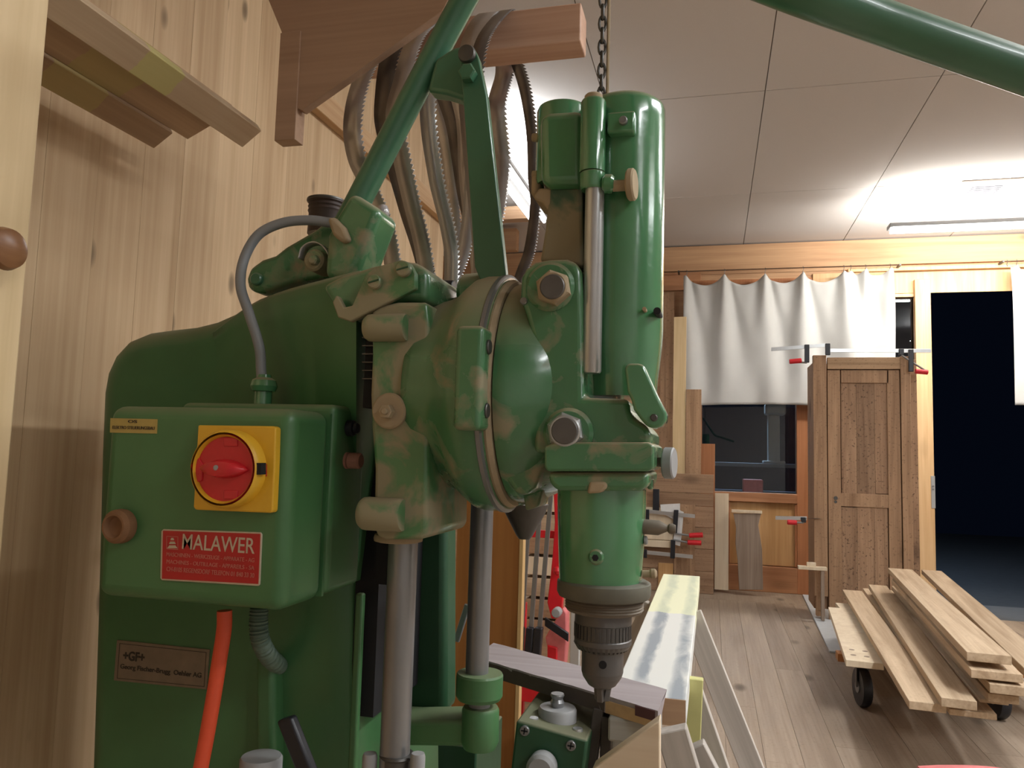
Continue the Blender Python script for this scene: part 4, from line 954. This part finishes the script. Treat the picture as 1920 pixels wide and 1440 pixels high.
# orange power cable and corrugated hose under the box
oc = [P(421, 1145, Y=.90), P(420, 1180, Y=.90), P(411, 1240, Y=.90), P(400, 1310, Y=.90), P(386, 1390, Y=.90), P(372, 1470, Y=.90), P(350, 1650, Y=.90)]
mb('orange_cable', tube(MB(), oc, .0095, 18, 8), ORANGE)
hc = [P(486, 1140, Y=.94), P(485, 1175, Y=.94), P(490, 1205, Y=.945), P(505, 1232, Y=.97), P(525, 1250, Y=1.02)]
hp2 = smooth_path(hc, 16); hm = MB()
tube(hm, hp2, .011, 16, 1, smooth=False, rf=lambda q: .0118+.0012*math.sin(q*150))
mb('corrugated_hose', hm, plain('grey_green_hose', (.10, .15, .11), .5))
hc = [P(712, 1010, Y=1.06), P(700, 1045, Y=1.06), P(680, 1090, Y=1.07), P(650, 1120, Y=1.08)]
hm = MB(); tube(hm, smooth_path(hc, 14), .01, 14, 1, smooth=False, rf=lambda q: .0105+.0012*math.sin(q*120)); mb('corrugated_hose', hm, G_DARK)
mb('conduit', prism(MB(), [(478, 1230), (512, 1245), (515, 1500), (478, 1500)], .995, 1.03), G_HOUS, .008, seg=4)
# maker's plate on the hood
YG = 1.0195
build('maker_plate', prism(MB(), [(219, 1200), (393, 1218), (387, 1293), (213, 1276)], YG-.001, YG+.002), GFP, MACH, .0005)
bd = MB()
for q in (((224, 1206), (387, 1223), (387, 1224), (224, 1207)), ((219, 1271), (383, 1287), (383, 1288), (219, 1272)), ((224, 1206), (225, 1206), (220, 1272), (219, 1272)), ((386, 1223), (387, 1223), (383, 1288), (382, 1288))): prism(bd, q, YG-.0012, YG)
build('plate_border', bd, GFD, MACH)
lettering('lettering', '+GF+', GFD, MACH, 231, 271, 1222, 1240, YG-.0012, .03)
lettering('lettering', 'Georg Fischer-Brugg  Oehler AG', GFD, MACH, 225, 378, 1253, 1265, YG-.0012, .015)
# black lever and grey knob at the very bottom
mb('black_handle', strip(MB(), P(537, 1345, Y=.93), P(590, 1480, Y=.93), (.0105, 0, .004), (0, .008, 0)), BLACK, .004, seg=3)
mb('grey_knob', lathe(MB(), [(.027, -.05), (.027, 0), (.025, .003), (.01, .004)], P(490, 1422, Y=.93), (0, 0, 1), 28), GREYP)
# ================================================================== chain above the head
c0 = P(1127, 186, Y=.93); c1z = CEIL
t = thing('hanging_chain', 'dark steel chain hanging from the ceiling to the drill head', 'chain', (c0.x, c0.y, c0.z))
lnk = MB(); pl = .0155; n_l = int((c1z-c0.z)/pl)
ring = []
for k in range(13):
    a = 2*math.pi*(k % 12)/12; ring.append(Vector((.0042*math.cos(a), 0, .0100*math.sin(a))))
lm = MB(); tube(lm, ring, .0019, 6, 1, smooth=False)
me = bpy.data.meshes.new('link'); me.from_pydata([tuple(q) for q in lm.v], [], lm.f); me.materials.append(STEEL_D); me.shade_smooth()
for k in range(n_l):
    o = bpy.data.objects.new('link', me); COL.objects.link(o); o.parent = t; o.location = (0, 0, .006+k*pl); o.rotation_euler = (0, 0, math.pi/2*(k % 2)+.25)
build('cord', cyl(MB(), c0+Vector((.0075, .002, 0)), Vector((c0.x+.0075, c0.y+.002, CEIL)), .0022, 6), DUST, t)
# ================================================================== around the base: post, board, trestles, clamps
t = thing('wooden_upright', 'orange-brown upright wooden panel behind the machine column', 'panel', (-.55, 1.9, 0))
pa, pb, pc = P(850, 1200, Y=1.9), P(972, 1100, Y=1.9), P(979, 1100, Y=1.9)
B('panel', POSTO, t, (pa.x, 1.9, 0), (pb.x, 1.925, P(920, 700, Y=1.9).z), .001)
B('edge_band', POSTE, t, (pb.x, 1.899, 0), (pc.x, 1.926, P(920, 700, Y=1.9).z), .0005)
# stack of pale boards seen under the lower arm
BP('board', GREYP, None, 776, 1395, 803, 1900, 1.5, .03, .002, label='grey board end standing under the lower arm', cat='board')
BP('crate', G_DARK, None, 806, 1395, 886, 1900, 1.55, .2, .004, label='dull green crate side under the lower arm', cat='crate')
# purple-grey board on the bench
Zb = .82
LAV = wood('painted_board', (.30, .26, .26), (.42, .37, .38), 'X', .75, .0, 8, .05, .2)
a, b, c3, d3 = P(1237, 1334, Z=Zb), P(890, 1232, Z=Zb), P(1249, 1292, Z=Zb), P(922, 1186, Z=Zb)
exd = (a-b).normalized(); wv = c3-a; wl = wv.length
t = thing('board', 'purple-grey painted board with torn end under the drill chuck', 'board', (a.x, a.y, Zb-.03))
bd_ = MB(); rr = random.Random(3)
n = 26; v = []; f = []
for i in range(n+1):
    q = i/n; p = a.lerp(b, q)
    jit = lambda s: Vector((0, 0, 0)) if i not in (0, n) else exd*rr.uniform(-s, s)
    for (u_, dz) in ((0, 0), (.33, 0), (.66, 0), (1, 0), (1, -.026), (.5, -.026), (0, -.026)):
        v.append(p+wv*u_+Vector((0, 0, dz))+jit(.006)+(wv.normalized()*rr.uniform(-.0012, .0012) if u_ in (0, 1) else Vector((0, 0, 0))))
for i in range(n):
    for k in range(7): f.append((i*7+k, i*7+(k+1) % 7, (i+1)*7+(k+1) % 7, (i+1)*7+k))
f.append(tuple(range(7))); f.append(tuple(n*7+k for k in range(6, -1, -1)))
build('plank_body', MB().add(v, f), LAV, t, 0, ang=30)
nv = -wv.normalized()
chip = lambda q0, q1, h0, h1, off: [a.lerp(b, q0)+nv*off+Vector((0, 0, -h0)), a.lerp(b, q1)+nv*off+Vector((0, 0, -h0)), a.lerp(b, q1*1.0)+nv*off+Vector((0, 0, -h1)), a.lerp(b, q0)+nv*off+Vector((0, 0, -h1))]
def chipm(name, q0, q1, h0, h1, m, off=.0012):
    A = chip(q0, q1, h0, h1, off); B_ = [p-nv*.004 for p in A]
    build(name, MB().add(A+B_, [(0, 1, 2, 3), (7, 6, 5, 4), (0, 4, 5, 1), (1, 5, 6, 2), (2, 6, 7, 3), (3, 7, 4, 0)]), m, t, .0005)
chipm('bare_chip', .02, .25, .007, .0265, plain('bare_splinter_wood', (.50, .33, .17), .8, 0, .25, 50))
chipm('paint_flake', .02, .11, .001, .016, plain('maroon_paint', (.09, .03, .035), .5), .0022)
DEDGE = plain('dark_board_edge', (.075, .055, .045), .8, 0, .3, 30)
chipm('dark_edge', .255, .995, .003, .0265, DEDGE, .0008)
# trestle with striped painted beam
t = thing('trestle', 'wooden trestle with yellow and white painted beam behind the chuck', 'trestle', (-.1, 2.0, 0))
zt = .80; xa, xb = -.162, -.040; Y0, Y1 = 1.36, 2.76
bmat, nt, pb_ = new_mat('striped_painted_wood')
v_ = coords(nt, (1, .25, 1), False); sxyz = N(nt, 'ShaderNodeSeparateXYZ'); tc = N(nt, 'ShaderNodeTexCoord'); nt.links.new(tc.outputs['Object'], sxyz.inputs[0])
nz = noise(nt, v_, 26, 4, .5)
str_ = mth(nt, 'ADD', mth(nt, 'MULTIPLY', sxyz.outputs['X'], 1.0), mth(nt, 'MULTIPLY', nz, .012))
wv_ = mth(nt, 'SINE', mth(nt, 'MULTIPLY', str_, 95.))
wht = ramp(nt, [(.15, (.30, .33, .36)), (.55, (.72, .72, .68))], mth(nt, 'ADD', mth(nt, 'MULTIPLY', wv_, .35), nz))
yelc = ramp(nt, [(.2, (.60, .63, .46)), (.6, (.80, .80, .56))], mth(nt, 'ADD', mth(nt, 'MULTIPLY', wv_, .3), nz))
isy = mth(nt, 'GREATER_THAN', mth(nt, 'ADD', sxyz.outputs['Y'], mth(nt, 'MULTIPLY', nz, .06)), .05)
nt.links.new(mix(nt, wht, yelc, isy), pb_.inputs['Base Color']); pb_.inputs['Roughness'].default_value = .7
B('beam', bmat, t, (xa, Y0, zt-.045), (xb, Y1, zt), .002)
B('beam_end', PINE_X, t, (xa+.001, Y0-.002, zt-.044), (xb-.001, Y0, zt-.001), 0)
GW = WGREY
def leg(par, a, b, w, th, m=GW, name='leg'):
    a, b = Vector(a), Vector(b); e = (b-a).normalized(); wd = Vector((e.z, 0, -e.x))
    return oriented(name, m, par, a, b, wd, w, th)
leg(t, (xb-.018, 2.25, zt-.03), (xb+.31, 2.15, 0.005), .06, .035)
leg(t, (xa+.005, 2.30, zt-.02), (xa-.33, 2.35, 0.005), .07, .028)
leg(t, (xb-.01, 1.66, zt-.06), (xb+.26, 1.62, 0.005), .055, .03)
leg(t, (xa+.005, 1.66, zt-.06), (xa-.10, 1.62, 0.005), .05, .028)
YB_ = plain('yellow_paint', (.62, .60, .25), .7, 0, .12, 20)
oriented('brace', YB_, t, P(1303, 1268, Y=1.58), P(1290, 1560, Y=1.58), (1, 0, 0), .032, .02)
# nearer dusty stand
t = thing('stand', 'dusty low wooden stand with dark legs under the painted board', 'stand', (-.08, 1.25, 0))
q0 = P(1140, 1345, Y=1.25); q1 = P(1235, 1402, Y=1.25)
DW = wood('dusty_block', (.26, .25, .22), (.50, .48, .44), 'X', .85, 0, 10, .05)
B('top_block', DW, t, (q0.x, 1.25, q1.z), (q1.x, 1.33, Zb-.0265), .004)
DK = plain('dark_stained_leg', (.05, .04, .034), .6, 0, .3, 30)
for (p, q) in (((1122, 1330), (1100, 1480)), ((1137, 1345), (1132, 1480))):
    aa, bb_ = P(*p, Y=1.27), P(*q, Y=1.27); dirv = (bb_-aa).normalized(); L = (aa.z-.0)/-dirv.z
    oriented('leg', DK, t, aa, aa+dirv*L*.995, (1, 0, 0), .017, .03)
aa, bb_ = P(1258, 1372, Y=1.24), P(1290, 1480, Y=1.24); dirv = (bb_-aa).normalized()
oriented('leg', GW, t, aa, aa+dirv*(aa.z/-dirv.z)*.995, (1, 0, 0), .046, .03)
aa, bb_ = P(1300, 1392, Y=1.42), P(1345, 1480, Y=1.42); dirv = (bb_-aa).normalized()
oriented('leg', GW, t, aa, aa+dirv*(aa.z/-dirv.z)*.995, (1, 0, 0), .04, .03)
# bright plank leaning below
aa = P(1238, 1368, Y=1.20); bb_ = P(1100, 1475, Y=1.10); 
pr_ = MB(); prism(pr_, [(1237, 1350), (1237, 1560), (1060, 1560), (1112, 1440)], 1.16, 1.19)
build('board', pr_, CREAMW, None, .002, label='pale fresh board leaning in front of the stand, cut off by the lower edge', cat='board')
# green vice block with crossed screws
t = thing('vise', 'dark green metal block with cross screws and grey spindle on top', 'vise', P(1035, 1440, Y=1.22)-Vector((0, 0, .3)))
YV = 1.22
zl = P(1035, 1650, Y=YV)
build('body', prism(MB(), [(968, 1351), (1102, 1388), (1088, 1500), (1080, 1700), (940, 1700), (958, 1440)], YV, YV+.16), G_DARK, t, .004)
for (px, py) in ((983, 1371), (1070, 1399)):
    s_ = build('cross_screw', ycyl(MB(), px, py, YV-.004, YV+.002, 9.5, 18, .001), STEEL, t)
    build('cross_slot', strip(strip(MB(), P(px-6, py-1, Y=YV-.0045), P(px+6, py+1, Y=YV-.0045), (0, 0, .001), (0, .0004, 0)), P(px+1, py-6, Y=YV-.0045), P(px-1, py+6, Y=YV-.0045), (.001, 0, 0), (0, .0004, 0)), BLACKM, s_)
build('spindle_collar', vlathe(MB(), 1045, YV+.06, [(33, 1325), (36, 1330), (36, 1356), (40, 1370)]), GREYP, t)
build('spindle', vlathe(MB(), 1045, YV+.06, [(12, 1300), (13, 1303), (10, 1310), (13, 1316), (11, 1328)]), STEEL, t)
build('front_knob', ycyl(MB(), 1012, 1446, YV-.03, YV, 28, 28, .005), GREYP, t)
for px, py in ((1000, 1352), (1083, 1372)): build('bolt', vlathe(MB(), px, YV+.03, [(9, py-7), (10, py-4), (10, py+12)], 16), STEEL_L, t)
# support under vise
BP('vise_stand', G_DARK, None, 975, 1720, 1075, 2900, YV+.01, .12, .004, label='green pedestal under the vise, below the view', cat='stand') if False else None
B('pedestal', G_DARK, t, (zl.x-.05, YV+.02, 0), (zl.x+.01, YV+.12, zl.z+.03), .004)
# clamp rack behind: red upright, cross bar, three grey pipes
t = thing('clamp_rack', 'red metal clamp rack upright and cross bar left of the drill chuck', 'rack', (-.62, 3.0, 0))
build('upright', prism(MB(), [(1037, 900), (1050, 900), (1056, 1065), (1056, 1110), (1052, 1160), (1034, 1160), (1026, 1130), (1032, 1080), (1036, 1040), (1040, 980)], 3.0, 3.03), RED2, t, .003)
build('hook_ball', lathe(MB(), [(.001, -.018), (.013, -.012), (.018, 0), (.013, .012), (.001, .018)], P(1045, 1070, Y=2.97), (0, 0, 1), 18), RED2, t)
BP('cross_bar', RED2, t, 976, 994, 1040, 1008, 3.02, .02, .002)
BP('cross_bar', RED2, t, 960, 1288, 1045, 1318, 2.87, .20, .002)
for px in (980, 1048): B('foot_post', RED2, t, (P(px, 1160, Y=3.02).x-.012, 3.02, 0), (P(px, 1160, Y=3.02).x+.012, 3.045, P(px, 1130, Y=3.02).z), .002)
GPp = 'grey clamps standing in the rack'
for k, (xt, yt, xb_, yb2) in enumerate(((993, 950, 978, 1175), (1014, 935, 996, 1175), (1035, 905, 1012, 1175))):
    lab = ('left', 'middle', 'right')[k]
    a, b = P(xt, yt, Y=2.9), P(xb_, yb2, Y=2.9)
    tt = thing('pipe_clamp', f'{lab} of the three grey bar clamps standing in the red rack', 'clamp', (b.x, 2.9, b.z-.1), GPp)
    a2 = a+(a-b)*.5
    build('bar', strip(MB(), a2, b+(b-a).normalized()*((b.z-P(1000, 1290, Y=2.9).z)/(a-b).normalized().z), (.0085, 0, 0), (0, .005, 0)), STEEL, tt, .001)
    build('head', strip(MB(), b+Vector((0, -.01, .0)), b-(a-b)*.22+Vector((0, -.01, 0)), (.0145, 0, 0), (0, .018, 0)), BLACK, tt, .004)
    build('screw', cyl(MB(), b-(a-b)*.22, b-(a-b)*.45, .007, 10), STEEL_D, tt)
t = thing('red_clamp', 'dusty red clamp jaw with black bar left of the drill chuck', 'clamp', P(1045, 1240, Y=2.6))
build('jaw', prism(MB(), [(1022, 1195), (1040, 1165), (1055, 1140), (1062, 1150), (1062, 1205), (1058, 1250), (1030, 1235)], 2.6, 2.66), PINK, t, .004)
build('bar', strip(MB(), P(1022, 1165, Y=2.58), P(1066, 1195, Y=2.58), (0, 0, .014), (0, .006, 0)), BLACK, t, .002)
build('knob', ycyl(MB(), 1042, 1150, 2.56, 2.60, 9, 14, .003), GREYP, t)
build('pad', prism(MB(), [(1026, 1210), (1044, 1215), (1044, 1260), (1026, 1250)], 2.59, 2.63), RED2, t, .003)
BP('lath', plain('white_lath', (.50, .48, .45), .7), None, 1062, 1138, 1080, 1900, 2.2, .02, .002, label='pale grey upright lath just left of the chuck', cat='strip')
# small timber stack behind the clamps
GT = 'short offcuts stored behind the red rack'
for k in range(6):
    y0 = 925+k*40
    BP('offcut', (PALE, PLANK, OLD_X)[k % 3], None, 982+(k % 2)*3, y0, 1049, y0+34, 3.4, .3, .003, label=('topmost','second','third','fourth','fifth','lowest')[k]+' offcut of the stack seen between the grey clamps', cat='block', group=GT)
B('offcut_shelf', OLD_X, None, (P(978, 1170, Y=3.4).x, 3.4, 0), (P(1052, 1170, Y=3.4).x, 3.75, P(1010, 1163, Y=3.4).z), .003, label='low brown box under the stack of offcuts', cat='box')
B('handle_blade', GREYC, None, (0, 0, 0), (.01, .01, .01)) if False else None
fa, fb = P(876, 1134, Y=1.40), P(858, 1192, Y=1.40)
oriented('stop_plate', STEEL, MACH, fa, fb+(fb-fa)*.2, (1, 0, 0), .012, .006)
# far left: rail ends near the strip lamp
BP('trim_8', PINE_X, None, 860, 388, 1002, 412, 5.9, .10, .003, kind='structure')
BP('trim_9', BEAM_X, None, 860, 430, 968, 470, 6.6, .10, .003, kind='structure')
